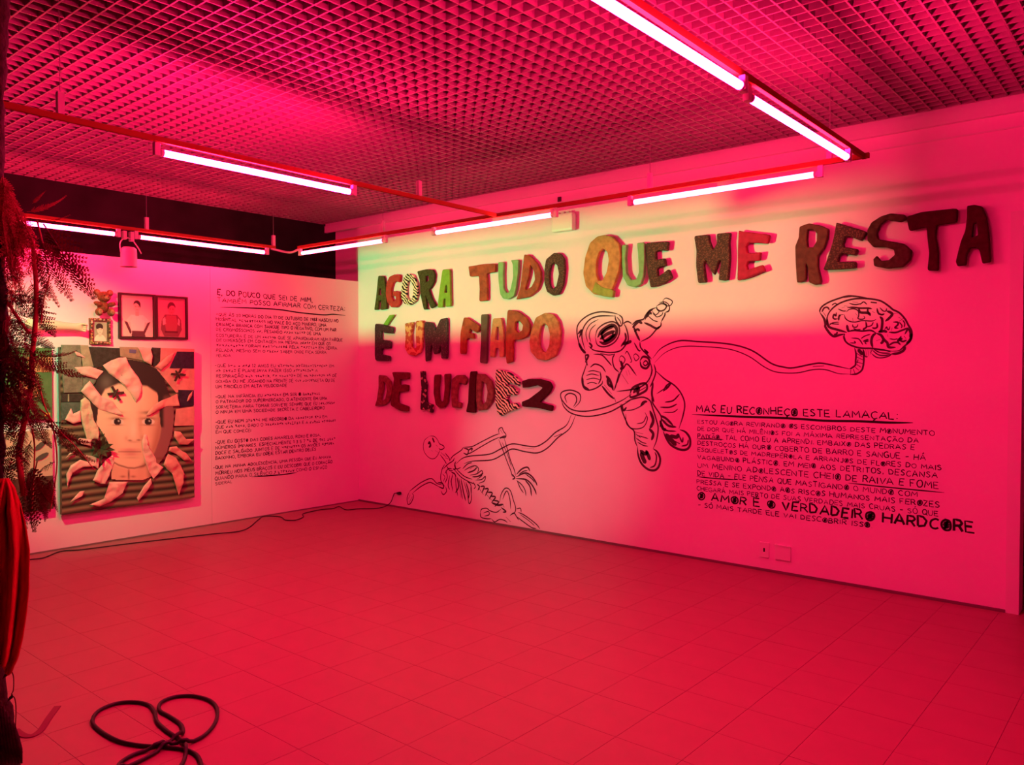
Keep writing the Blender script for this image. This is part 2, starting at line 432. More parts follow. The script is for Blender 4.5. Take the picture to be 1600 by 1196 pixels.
# ================================================================== LETTERS
def lmat(kind):
    T = {
        'olive': lambda: mat('olive_felt', (0.09, 0.09, 0.03), 0.9, 0.1, var=0.4, vscale=40, bump=0.5, bscale=60),
        'red': lambda: mat('red_felt', (0.45, 0.05, 0.045), 0.9, 0.1, var=0.2, vscale=20, bump=0.5, bscale=60),
        'zebra': mat_zebra,
        'moss': lambda: mat('moss_felt', (0.07, 0.075, 0.03), 0.9, 0.1, var=0.4, vscale=50, bump=0.5, bscale=60),
        'green': lambda: mat('bright_green_fabric', (0.20, 0.42, 0.05), 0.8, 0.2, var=0.2, vscale=20, bump=0.5, bscale=40),
        'rust': lambda: mat('rust_leather', (0.38, 0.075, 0.03), 0.6, 0.3, var=0.45, vscale=16, bump=0.7, bscale=30),
        'mint': lambda: mat('mint_fabric', (0.22, 0.48, 0.20), 0.8, 0.2, var=0.2, vscale=20, bump=0.5, bscale=40),
        'sequin': lambda: mat_speckle('dark_sequins', (0.045, 0.018, 0.013), (0.14, 0.055, 0.035), 150, 0.70, 0.8),
        'black': lambda: mat_speckle('black_glitter_fabric', (0.02, 0.01, 0.016), (0.10, 0.05, 0.06), 110, 0.8),
        'print': lambda: mat_speckle('orange_print_fabric', (0.42, 0.10, 0.05), (0.62, 0.38, 0.15), 26, 0.5, 0.8),
        'smoke': lambda: mat('smoky_grey_fabric', (0.13, 0.10, 0.08), 0.8, 0.2, var=0.3, vscale=10, bump=0.4),
        'peach': lambda: mat('peach_satin', (0.55, 0.30, 0.13), 0.5, 0.4, var=0.3, vscale=22, bump=0.6, bscale=30),
        'tan': lambda: mat('tan_plush', (0.54, 0.26, 0.13), 0.95, 0.1, var=0.35, vscale=30, bump=0.8, bscale=50),
        'gold': lambda: mat('golden_tan_plush', (0.56, 0.28, 0.10), 0.8, 0.3, var=0.35, vscale=18, bump=0.8, bscale=30),
        'wine': lambda: mat('wine_red_fabric', (0.15, 0.02, 0.035), 0.8, 0.2, var=0.35, vscale=24, bump=0.6),
        'floral': lambda: mat_speckle('black_floral_fabric', (0.02, 0.01, 0.012), (0.4, 0.25, 0.2), 40, 0.72, 0.7),
        'plum': lambda: mat('plum_felt', (0.065, 0.012, 0.02), 0.9, 0.1, var=0.3, vscale=30, bump=0.4),
        'crimson': lambda: mat('crimson_velvet', (0.42, 0.02, 0.07), 0.8, 0.2, var=0.25, vscale=18, bump=0.5),
        'brown': lambda: mat('brown_red_leather', (0.13, 0.04, 0.025), 0.7, 0.3, var=0.4, vscale=22, bump=0.6),
        'umber': lambda: mat('umber_plush', (0.085, 0.06, 0.035), 0.9, 0.1, var=0.4, vscale=30, bump=0.6),
        'rose': lambda: mat('rose_mesh_fabric', (0.26, 0.07, 0.07), 0.7, 0.3, var=0.5, vscale=24, bump=0.6),
        'tail': lambda: mat('leaf_green_fabric', (0.30, 0.36, 0.08), 0.8, 0.2, var=0.3, vscale=20, bump=0.5),
    }
    return T[kind]()


def puffy(name, loops, m, parent=None, off=0.0, depth=0.029, bev=0.016, org=None):
    """closed outlines (wall x, z) -> padded letter, back on the wall"""
    c = bpy.data.curves.new(name, 'CURVE'); c.dimensions = '2D'; c.fill_mode = 'BOTH'
    c.bevel_depth = bev; c.bevel_resolution = 3; c.extrude = depth - bev; c.offset = -bev * 1.0
    ox, oz = org
    for lp in loops:
        s = c.splines.new('POLY'); s.use_cyclic_u = True; s.points.add(len(lp) - 1)
        for i, (x, z) in enumerate(lp): s.points[i].co = (x - ox, z - oz, 0, 1)
    co = bpy.data.objects.new('tmp', c); COL.objects.link(co)
    dg = bpy.context.evaluated_depsgraph_get()
    me = bpy.data.meshes.new_from_object(co.evaluated_get(dg)); bpy.data.objects.remove(co)
    me.name = name
    # curve plane (x, y) -> wall plane (x, z)
    me.transform(Matrix(((1, 0, 0, 0), (0, 0, -1, -depth - off), (0, 1, 0, 0), (0, 0, 0, 1))))
    o = link(name, me, m, parent, smooth=False)
    me.materials.clear(); me.materials.append(m)
    for p in me.polygons: p.use_smooth = True
    me.set_sharp_from_angle(angle=math.radians(50))
    return o


def to_wall(pts, ox, oy, s): return [tuple(rw(ox + x / s, oy + y / s, -0.03)[[0, 2]]) for x, y in pts]


def rnd(pts, n=4, amt=1):
    """soften a traced outline a little"""
    out = []; N = len(pts)
    for i in range(N):
        a, b, c = (np.array(pts[(i + k) % N], float) for k in (-1, 0, 1))
        out.append(tuple(b + (a - b) * 0.14)); out.append(tuple(b * 0.93 + (a + c) * 0.035)); out.append(tuple(b + (c - b) * 0.14))
    return out


C4 = (560, 360, 3.738); C5 = (860, 320, 3.987); C6 = (1200, 300, 3.7375)
LET = [
 ('a', C4, 'olive', 'dark olive padded letter A, first of the word AGORA', [(120,266),(152,268),(163,340),(170,460),(132,466),(137,410),(122,412),(116,465),(97,466),(108,390)], [(124,340),(136,340),(138,378),(121,379)]),
 ('g', C4, 'red', 'small red padded letter G in the word AGORA', [(215,258),(248,262),(243,305),(222,298),(205,308),(194,345),(197,395),(210,416),(222,405),(222,387),(203,384),(206,355),(245,360),(246,430),(225,452),(195,450),(172,420),(163,370),(168,310),(185,272)], None),
 ('o', C4, 'zebra', 'zebra-striped padded letter O in the word AGORA', [(290,253),(325,262),(345,310),(350,370),(338,415),(305,438),(272,430),(253,395),(256,340),(266,280)], [(300,288),(318,310),(326,355),(318,398),(300,410),(284,390),(283,340),(290,300)]),
 ('r', C4, 'moss', 'dark moss-coloured padded letter R in the word AGORA', [(347,240),(400,228),(438,230),(450,262),(444,305),(425,338),(414,348),(432,400),(456,440),(428,458),(408,410),(396,375),(402,455),(408,462),(386,464),(365,370),(362,290)], [(396,268),(412,264),(416,292),(398,306)]),
 ('a', C4, 'green', 'bright green padded letter A ending the word AGORA', [(495,230),(538,227),(540,330),(543,445),(512,447),(513,400),(502,400),(497,450),(466,452),(478,350)], [(512,326),(521,318),(523,364),(506,366)]),
 ('t', C4, 'rust', 'rust-coloured padded letter T starting the word TUDO', [(647,212),(665,210),(720,200),(805,195),(803,245),(752,252),(757,320),(757,412),(710,416),(712,340),(708,268),(655,272)], None),
 ('u', C4, 'mint', 'mint green padded letter U in the word TUDO', [(820,188),(853,185),(850,260),(852,340),(866,365),(880,365),(893,345),(908,270),(905,200),(895,175),(940,172),(938,240),(925,340),(912,385),(880,403),(850,400),(832,375),(822,290)], None),
 ('d', C4, 'rust', 'rust-coloured padded letter D in the word TUDO', [(972,142),(1000,145),(1045,190),(1068,240),(1070,290),(1050,350),(1000,390),(925,405),(935,380),(950,330),(962,230)], [(1008,200),(1030,240),(1035,290),(1015,330),(985,347),(978,342),(1000,270)]),
 ('o', C4, 'sequin', 'dark sequinned padded letter O ending the word TUDO', [(1145,133),(1180,135),(1205,165),(1210,230),(1200,320),(1175,375),(1140,382),(1105,360),(1090,310),(1090,230),(1100,170)], [(1145,190),(1165,205),(1175,255),(1160,325),(1140,345),(1122,325),(1118,260),(1128,205)]),
 ('e', C4, 'black', 'black padded letter E with a green accent, second line', [(100,545),(150,553),(208,568),(203,605),(155,600),(150,590),(137,592),(137,640),(185,645),(193,655),(190,692),(140,690),(138,725),(187,735),(185,765),(100,762)], None),
 ('u', C4, 'print', 'orange printed padded letter U beside the black M', [(275,545),(325,535),(312,600),(314,680),(325,692),(343,684),(340,620),(340,530),(382,527),(376,680),(365,715),(330,735),(295,725),(275,690),(280,620)], None),
 ('m', C4, 'black', 'black padded letter M in the second line, after the orange U', [(392,533),(435,540),(452,590),(482,520),(522,510),(523,750),(488,750),(485,670),(472,720),(445,725),(430,660),(420,760),(395,768)], None),
 ('f', C4, 'rust', 'rust-coloured padded letter F starting the word FIAPO', [(620,510),(640,510),(712,560),(705,590),(695,600),(655,575),(650,600),(675,605),(680,635),(645,630),(632,640),(630,722),(597,722),(600,600)], None),
 ('i', C4, 'smoke', 'smoky grey padded letter I in the word FIAPO', [(720,492),(762,490),(755,620),(752,778),(713,775),(720,650)], None),
 ('a', C4, 'peach', 'pale orange padded letter A in the word FIAPO', [(790,515),(838,512),(852,600),(852,740),(828,742),(825,690),(803,688),(798,742),(772,740),(775,640)], [(811,566),(823,566),(826,642),(802,642)]),
 ('p', C4, 'rust', 'rust-coloured padded letter P in the word FIAPO', [(875,465),(930,470),(985,510),(1005,550),(1005,590),(985,625),(950,640),(912,640),(905,660),(905,770),(870,780),(862,720),(865,600)], [(920,535),(945,530),(965,555),(960,585),(935,600),(918,580)]),
 ('o', C4, 'tan', 'tan plush letter O ending the word FIAPO', [(1095,482),(1140,490),(1170,530),(1185,590),(1180,670),(1155,735),(1100,762),(1050,755),(1010,710),(1002,650),(1015,580),(1040,510)], [(1090,545),(1110,560),(1122,610),(1118,670),(1100,712),(1080,708),(1062,680),(1060,620),(1070,560)]),
 ('d', C4, 'rose', 'dusky rose padded letter D starting the third line', [(122,845),(160,850),(190,880),(200,930),(190,990),(160,1020),(100,1028),(112,990),(122,920)], [(145,880),(165,900),(170,940),(160,985),(140,1000),(135,990),(148,930)]),
 ('e', C4, 'wine', 'wine red padded letter E after the D in the third line', [(200,828),(300,830),(298,870),(245,872),(245,905),(270,900),(295,905),(292,940),(240,945),(235,975),(238,1010),(295,1030),(292,1060),(250,1055),(192,1025),(200,950),(212,870)], None),
 ('l', C4, 'floral', 'black floral padded letter L starting the word LUCIDEZ', [(365,822),(390,822),(390,860),(402,900),(398,960),(402,1005),(440,1020),(435,1068),(415,1062),(410,1042),(395,1050),(365,1050),(372,930)], None),
 ('u', C4, 'wine', 'wine red padded letter U in the word LUCIDEZ', [(447,845),(482,842),(472,920),(475,990),(487,1005),(500,995),(508,920),(505,840),(540,838),(532,930),(525,1005),(505,1035),(480,1040),(455,1020),(443,950)], None),
 ('c', C4, 'rose', 'dusky rose padded letter C in the word LUCIDEZ', [(550,870),(580,845),(620,845),(640,870),(628,905),(605,890),(590,895),(580,950),(578,1000),(605,1010),(600,1040),(550,1035),(545,960)], None),
 ('i', C4, 'plum', 'narrow dark plum padded letter I in the word LUCIDEZ', [(657,825),(692,823),(688,920),(683,1000),(685,1068),(632,1062),(645,1000),(648,920)], None),
 ('d', C4, 'rose', 'dusky rose padded letter D in the word LUCIDEZ', [(695,838),(740,840),(780,880),(795,940),(785,1000),(750,1050),(700,1055),(690,990)], [(725,880),(750,900),(758,945),(750,1000),(728,1020),(718,990),(722,930)]),
 ('e', C4, 'zebra', 'zebra-striped padded letter E in the word LUCIDEZ', [(805,812),(870,825),(915,850),(945,880),(940,910),(905,895),(880,890),(868,905),(900,912),(930,935),(925,965),(880,960),(868,985),(885,1012),(925,1010),(945,1040),(880,1060),(840,1085),(815,1070),(803,1000)], None),
 ('z', C4, 'plum', 'dark plum padded letter Z ending the word LUCIDEZ', [(960,880),(1000,868),(1060,868),(1120,885),(1135,915),(1120,950),(1060,1005),(1138,1025),(1132,1058),(1060,1040),(960,1030),(958,1002),(1000,985),(1060,940),(1080,920),(1050,905),(995,918),(962,920)], None),
 ('q', C5, 'gold', 'large golden tan padded letter Q with a green tail', [(345,190),(395,200),(440,250),(448,320),(440,400),(415,480),(395,525),(385,560),(340,570),(280,560),(230,510),(213,430),(225,330),(255,240),(300,200)], [(340,275),(365,300),(372,350),(360,420),(335,470),(310,475),(295,430),(298,350),(315,295)]),
 ('u', C5, 'mint', 'mint green padded letter U in the word QUE', [(455,252),(487,250),(478,330),(485,430),(510,470),(545,465),(560,420),(555,310),(548,240),(595,237),(598,330),(592,440),(575,495),(535,517),(490,505),(460,450),(455,350)], None),
 ('e', C5, 'sequin', 'dark sequinned padded letter E ending the word QUE', [(605,240),(660,235),(745,230),(738,290),(685,285),(665,297),(668,345),(720,335),(730,380),(690,390),(675,402),(680,450),(745,402),(768,455),(720,490),(632,520),(615,420),(608,320)], None),
 ('m', C5, 'sequin', 'dark sequinned padded letter M in the word ME', [(903,197),(995,188),(1000,230),(1022,285),(1045,245),(1045,182),(1130,175),(1122,240),(1128,330),(1116,470),(1090,475),(1055,470),(1072,350),(1060,348),(1030,440),(1012,420),(975,345),(965,380),(980,485),(928,490),(915,380),(918,290)], None),
 ('e', C5, 'crimson', 'crimson padded letter E ending the word ME', [(1180,163),(1215,170),(1375,188),(1362,245),(1300,240),(1240,240),(1228,260),(1235,300),(1260,305),(1320,297),(1310,350),(1240,355),(1230,380),(1238,408),(1330,375),(1345,415),(1300,430),(1230,460),(1172,475),(1175,380),(1175,280)], None),
 ('r', C6, 'brown', 'brown-red padded letter R starting the word RESTA', [(190,205),(245,185),(320,200),(360,218),(355,270),(335,330),(300,375),(300,440),(318,520),(310,540),(280,545),(245,530),(240,450),(230,418),(230,515),(200,530),(175,530),(168,420),(165,320),(185,270)], [(240,222),(270,222),(292,245),(290,290),(270,325),(240,325),(235,280)]),
 ('e', C6, 'sequin', 'slanting dark sequinned padded letter E in the word RESTA', [(405,182),(420,185),(585,235),(552,290),(480,260),(460,265),(445,310),(455,325),(530,335),(520,375),(440,360),(425,375),(412,410),(520,408),(518,448),(420,455),(328,458),(350,400),(385,290)], None),
 ('s', C6, 'umber', 'umber plush letter S in the word RESTA', [(665,145),(720,128),(800,135),(820,160),(780,178),(700,165),(665,190),(640,240),(650,280),(720,290),(800,305),(845,345),(835,400),(790,440),(700,450),(625,435),(620,395),(640,375),(665,405),(710,400),(745,370),(740,340),(690,325),(620,325),(585,285),(585,225),(610,180)], None),
 ('t', C6, 'plum', 'dark plum padded letter T in the word RESTA', [(812,148),(900,120),(1112,97),(1108,180),(990,195),(985,260),(1000,350),(1000,462),(935,460),(945,360),(935,270),(930,205),(830,232)], None),
 ('a', C6, 'plum', 'dark plum padded letter A ending the word RESTA', [(1165,85),(1210,78),(1255,88),(1280,150),(1295,250),(1305,410),(1255,420),(1240,350),(1225,325),(1185,330),(1165,370),(1160,430),(1110,435),(1100,410),(1130,290),(1155,230),(1165,150)], [(1205,190),(1222,180),(1230,255),(1195,270)]),
]
for ch, C, mk, lab, outer, hole in LET:
    lo_ = to_wall(rnd(outer), *C); loops = [lo_]
    if hole: loops.append(to_wall(rnd(hole), *C))
    cx = sum(p[0] for p in lo_) / len(lo_); bz = min(p[1] for p in lo_)
    small = C is C4
    o = puffy('padded_letter', loops, lmat(mk), None, 0.014 if small else 0.02, 0.015 if small else 0.019, 0.007 if small else 0.010, (cx, bz))
    o.location = (cx, 0, bz); tag(o, lab, 'letter', 'padded fabric letters on the wall')
    if mk == 'black' and ch == 'e':
        ac = to_wall(rnd([(185,495),(214,493),(180,540),(172,556),(148,552),(165,525)]), *C4)
        a_ = puffy('accent', [ac], lmat('green'), o, 0.014, 0.014, 0.007, (cx, bz)); a_['label'] = 'bright green accent mark'
    if ch == 'q':
        tl = to_wall(rnd([(292,480),(335,515),(395,528),(408,540),(402,580),(340,573),(270,545)]), *C5)
        a_ = puffy('tail', [tl], lmat('tail'), o, 0.026, 0.019, 0.010, (cx, bz)); a_['label'] = 'leaf green tail of the letter'

# ================================================================== STROKES ON THE WALLS
class Ink:
    def __init__(s): s.mb = MB()

    def stroke(s, pts, wd, taper=True):
        """pts: (u, v) list in wall coordinates; wd: width"""
        n = len(pts)
        if n < 2: return
        P_ = np.array(pts, float); T = np.gradient(P_, axis=0)
        L_ = np.hypot(T[:, 0], T[:, 1]); L_[L_ == 0] = 1; T /= L_[:, None]
        N_ = np.stack([-T[:, 1], T[:, 0]], 1)
        k = np.linspace(0, 1, n)
        wv = wd * 0.5 * (np.clip(1.15 - 0.9 * np.abs(2 * k - 1) ** 4, 0.25, 1) if taper else np.ones(n))
        a = P_ + N_ * wv[:, None]; b = P_ - N_ * wv[:, None]
        s.mb.add([(p[0], p[1], 0) for p in a] + [(p[0], p[1], 0) for p in b], [(i, i + 1, n + i + 1, n + i) for i in range(n - 1)])

    def poly(s, pts):
        s.mb.add([(p[0], p[1], 0) for p in pts], [tuple(range(len(pts)))])

    def build(s, name, m, side, parent=None, off=0.0015):
        if side == 'right': s.mb.v = [(u, -off, v) for u, v, _ in s.mb.v]
        else: s.mb.v = [(off, u, v) for u, v, _ in s.mb.v]
        return s.mb.build(name, m, parent)


RWU = lambda x, y: rw(x, y)[[0, 2]]
LWU = lambda x, y: lw(x, y)[[1, 2]]

G = {
 'A': (.8, [[(0,0),(.4,1),(.8,0)],[(.15,.36),(.66,.36)]]), 'B': (.65, [[(0,0),(0,1),(.48,.95),(.55,.72),(.4,.55),(0,.5)],[(.35,.53),(.65,.3),(.5,.03),(0,0)]]),
 'C': (.68, [[(.66,.85),(.4,1),(.1,.8),(0,.45),(.15,.1),(.4,0),(.68,.12)]]), 'D': (.7, [[(0,0),(0,1),(.4,.93),(.68,.55),(.5,.12),(0,0)]]),
 'E': (.6, [[(.6,1),(0,1),(0,0),(.6,0)],[(0,.52),(.5,.52)]]), 'F': (.6, [[(.6,1),(0,1),(0,0)],[(0,.52),(.45,.52)]]),
 'G': (.72, [[(.68,.85),(.4,1),(.1,.8),(0,.45),(.15,.1),(.4,0),(.7,.12),(.7,.42),(.42,.42)]]), 'H': (.7, [[(0,0),(0,1)],[(.7,0),(.7,1)],[(0,.5),(.7,.5)]]),
 'I': (.12, [[(.06,0),(.06,1)]]), 'J': (.5, [[(.5,1),(.5,.2),(.3,0),(.05,.12)]]), 'K': (.65, [[(0,0),(0,1)],[(.6,1),(.05,.45),(.65,0)]]),
 'L': (.55, [[(0,1),(0,0),(.55,0)]]), 'M': (.9, [[(0,0),(.1,1),(.45,.35),(.8,1),(.9,0)]]), 'N': (.72, [[(0,0),(0,1),(.7,0),(.7,1)]]),
 'O': (.72, [[(.36,1),(.08,.8),(0,.45),(.15,.08),(.4,0),(.65,.15),(.72,.55),(.6,.88),(.36,1)]]),
 'P': (.6, [[(0,0),(0,1),(.45,.95),(.6,.72),(.45,.5),(0,.45)]]), 'Q': (.74, [[(.36,1),(.08,.8),(0,.45),(.15,.08),(.4,0),(.65,.15),(.72,.55),(.6,.88),(.36,1)],[(.45,.25),(.78,-.1)]]),
 'R': (.65, [[(0,0),(0,1),(.45,.95),(.6,.72),(.4,.5),(0,.48)],[(.3,.48),(.65,0)]]), 'S': (.6, [[(.56,.88),(.3,1),(.06,.78),(.3,.55),(.55,.3),(.35,.02),(0,.1)]]),
 'T': (.7, [[(0,1),(.7,1)],[(.35,1),(.35,0)]]), 'U': (.68, [[(0,1),(.03,.3),(.25,0),(.5,.05),(.65,.35),(.68,1)]]), 'V': (.7, [[(0,1),(.33,0),(.7,1)]]),
 'X': (.65, [[(0,0),(.65,1)],[(0,1),(.65,0)]]), 'Y': (.65, [[(0,1),(.32,.5),(.65,1)],[(.32,.5),(.3,0)]]), 'Z': (.62, [[(0,1),(.6,1),(0,0),(.62,0)]]),
 '0': (.6, [[(.3,1),(.05,.7),(.05,.3),(.3,0),(.55,.3),(.55,.7),(.3,1)]]), '1': (.3, [[(0,.8),(.2,1),(.2,0)]]), '2': (.55, [[(0,.8),(.25,1),(.5,.75),(0,0),(.55,0)]]),
 '7': (.55, [[(0,1),(.55,1),(.2,0)]]), '8': (.55, [[(.28,.52),(.05,.75),(.28,1),(.5,.75),(.28,.52),(0,.25),(.28,0),(.55,.25),(.28,.52)]]), '9': (.5, [[(.48,.7),(.25,.5),(.03,.72),(.25,1),(.48,.8),(.4,0)]]),
 '3': (.5, [[(0,.9),(.3,1),(.48,.78),(.2,.53),(.5,.3),(.3,0),(0,.1)]]), '5': (.5, [[(.48,1),(.05,1),(.03,.58),(.35,.6),(.48,.3),(.3,0),(0,.08)]]),
 '-': (.5, [[(.02,.45),(.48,.5)]]), '.': (.15, [[(.03,0),(.12,.08)]]), ',': (.18, [[(.1,.12),(.03,-.18)]]), ':': (.15, [[(.03,.15),(.12,.22)],[(.03,.72),(.12,.8)]]),
}
ACC = {'Á': 'A/', 'À': 'A\\', 'Ã': 'A~', 'Â': 'A^', 'É': 'E/', 'Ê': 'E^', 'Í': 'I/', 'Ó': 'O/', 'Õ': 'O~', 'Ú': 'U/', 'Ç': 'C,', 'Ô': 'O^'}


def text_line(text, a, b, h0, h1, side, wd=0.13, fillO=0.0, parent=None, R=random.Random(3), m=None):
    """one handwritten line from wall point a to b; letter height h0 -> h1 (metres)"""
    seq = []; tot = 0.0
    for ch in text:
        if ch == ' ': tot += 0.55; seq.append((None, 0.55, None)); continue
        if ch == '~':                                   # an unreadable scribble
            g = (0.6, [[(R.uniform(0, .6), R.uniform(0, 1)) for _ in range(4)], [(0, R.random()), (.6, R.random())]]); acc = None
        else:
            base = ACC.get(ch); acc = base[1] if base else None; g = G[base[0] if base else ch]
        wch = g[0] + 0.24; seq.append((g, wch, acc, ch)); tot += wch
    a = np.array(a, float); b = np.array(b, float); Ltot = np.linalg.norm(b - a); d = (b - a) / Ltot; n = np.array([-d[1], d[0]])
    if n[1] < 0: n = -n
    # advance in units of local height
    hm = lambda t: h0 + (h1 - h0) * t
    sx = Ltot / tot; ink = Ink(); pos = 0.0
    line = empty('text_line', (0, 0, 0), parent)
    for it in seq:
        g, wch = it[0], it[1]
        if g is None:
            pos += wch
            if ink.mb.f: ink.build('word', m or INK, side, line); ink = Ink()
            continue
        t = pos / tot; h = hm(t) * R.uniform(0.9, 1.08); jy = R.uniform(-.06, .06) * h; sl = R.uniform(-.08, .08)
        sxl = sx
        def tr(p): return a + d * (pos + 0.1 + p[0] + sl * p[1]) * sxl + n * (p[1] * h + jy)
        curved = it[3] in 'CGOQSUJÇÓÕ' if len(it) > 3 else False
        strokes = [list(s_) for s_ in g[1]]
        if it[2] == '/': strokes.append([(g[0] * .4, 1.12), (g[0] * .4 + .22, 1.36)])
        if it[2] == '\\': strokes.append([(g[0] * .4, 1.36), (g[0] * .4 + .22, 1.12)])
        if it[2] == '~': strokes.append([(.1, 1.15), (.25, 1.3), (.45, 1.17), (.62, 1.32)])
        if it[2] == '^': strokes.append([(.1, 1.12), (.32, 1.36), (.52, 1.12)])
        if it[2] == ',': strokes.append([(.4, 0), (.42, -.14), (.25, -.22)])
        if it[3] == 'O' and R.random() < fillO: strokes += [[(.15, .2), (.55, .3), (.15, .45), (.6, .55), (.2, .65), (.55, .8)], [(.2, .1), (.5, .9)]]
        for s_ in strokes:
            q = [(x + R.uniform(-.03, .03), y + R.uniform(-.03, .03)) for x, y in s_]
            if curved and len(q) > 3: q = spline(q, 3)
            elif len(q) > 2:
                qq = []
                for i in range(len(q) - 1): qq += [q[i], ((q[i][0] * .55 + q[i + 1][0] * .45), (q[i][1] * .55 + q[i + 1][1] * .45))]
                q = qq + [q[-1]]
            ww = wd * h * R.uniform(.8, 1.2)
            ink.stroke([tr(p) for p in q], ww, taper=False)
        pos += wch
    if ink.mb.f: ink.build('word', m or INK, side, line)
    return line


# --- paragraph on the right wall
par = empty('wall_text', (4.2, 0, 0)); par.location = (0, 0, 0)
tag(par, 'black handwritten paragraph on the wall headed MAS EU RECONHEÇO ESTE LAMAÇAL', 'wall text')
cr = lambda x, y: (1060 + x / 3.3333, 600 + y / 3.3333)
RL = [
 ('MAS EU RECONHEÇO ESTE LAMAÇAL:', (92,146), (1148,186), 36, 35, .17, .7),
 ('ESTOU AGORA REVIRANDO OS ESCOMBROS DESTE MONUMENTO', (98,207), (1338,270), 19, 25, .16, .35),
 ('DE DOR QUE HÁ MILÊNIOS FOI A MÁXIMA REPRESENTAÇÃO DA', (98,243), (1255,308), 19, 24, .16, .35),
 ('PAIXÃO, TAL COMO EU A APRENDI. EMBAIXO DAS PEDRAS E', (98,283), (1235,345), 23, 25, .16, .35),
 ('DESTROÇOS HÁ OURO COBERTO DE BARRO E SANGUE - HÁ', (98,318), (1292,400), 20, 30, .15, .35),
 ('ESQUELETOS DE MADREPÉROLA E ARRANJOS DE FLORES DO MAIS', (98,352), (1375,450), 19, 26, .16, .35),
 ('VAGABUNDO PLÁSTICO. EM MEIO AOS DETRITOS, DESCANSA', (98,392), (1355,492), 21, 30, .16, .35),
 ('UM MENINO ADOLESCENTE CHEIO DE RAIVA E FOME', (98,435), (1362,548), 23, 37, .15, .35),
 ('DE VIDA - ELE PENSA QUE MASTIGANDO O MUNDO COM', (98,478), (1250,590), 26, 27, .15, .35),
 ('PRESSA E SE EXPONDO AOS RISCOS HUMANOS MAIS FEROZES', (95,520), (1365,645), 22, 28, .16, .4),
 ('CHEGARÁ MAIS PERTO DE SUAS VERDADES MAIS CRUAS - SÓ QUE', (95,555), (1358,690), 21, 26, .15, .4),
 ('O AMOR É O VERDADEIRO HARDCORE', (98,600), (1550,780), 36, 56, .19, .8),
 ('- SÓ MAIS TARDE ELE VAI DESCOBRIR ISSO.', (100,640), (1015,752), 22, 26, .17, .6),
]
for txt, a, b, h0, h1, wd, fo in RL:
    pa, pb = cr(*a), cr(*b)
    H0 = RWU(pa[0], pa[1] - h0 / 3.3333)[1] - RWU(*pa)[1]; H1 = RWU(pb[0], pb[1] - h1 / 3.3333)[1] - RWU(*pb)[1]
    text_line(txt, RWU(*pa), RWU(*pb), H0, H1, 'right', wd, fo, par)
for pts, wd in (([(72,160),(300,170),(580,180),(760,192),(930,195),(1100,202),(1222,203)], .016), ([(885,517),(1100,540),(1385,567)], .008),
                ([(95,287),(170,288),(235,291)], .008), ([(95,484),(200,494),(302,500)], .008)):
    ink = Ink(); ink.stroke([RWU(*cr(*p)) for p in spline(pts, 5)], wd); ink.build('underline', INK, 'right', par)

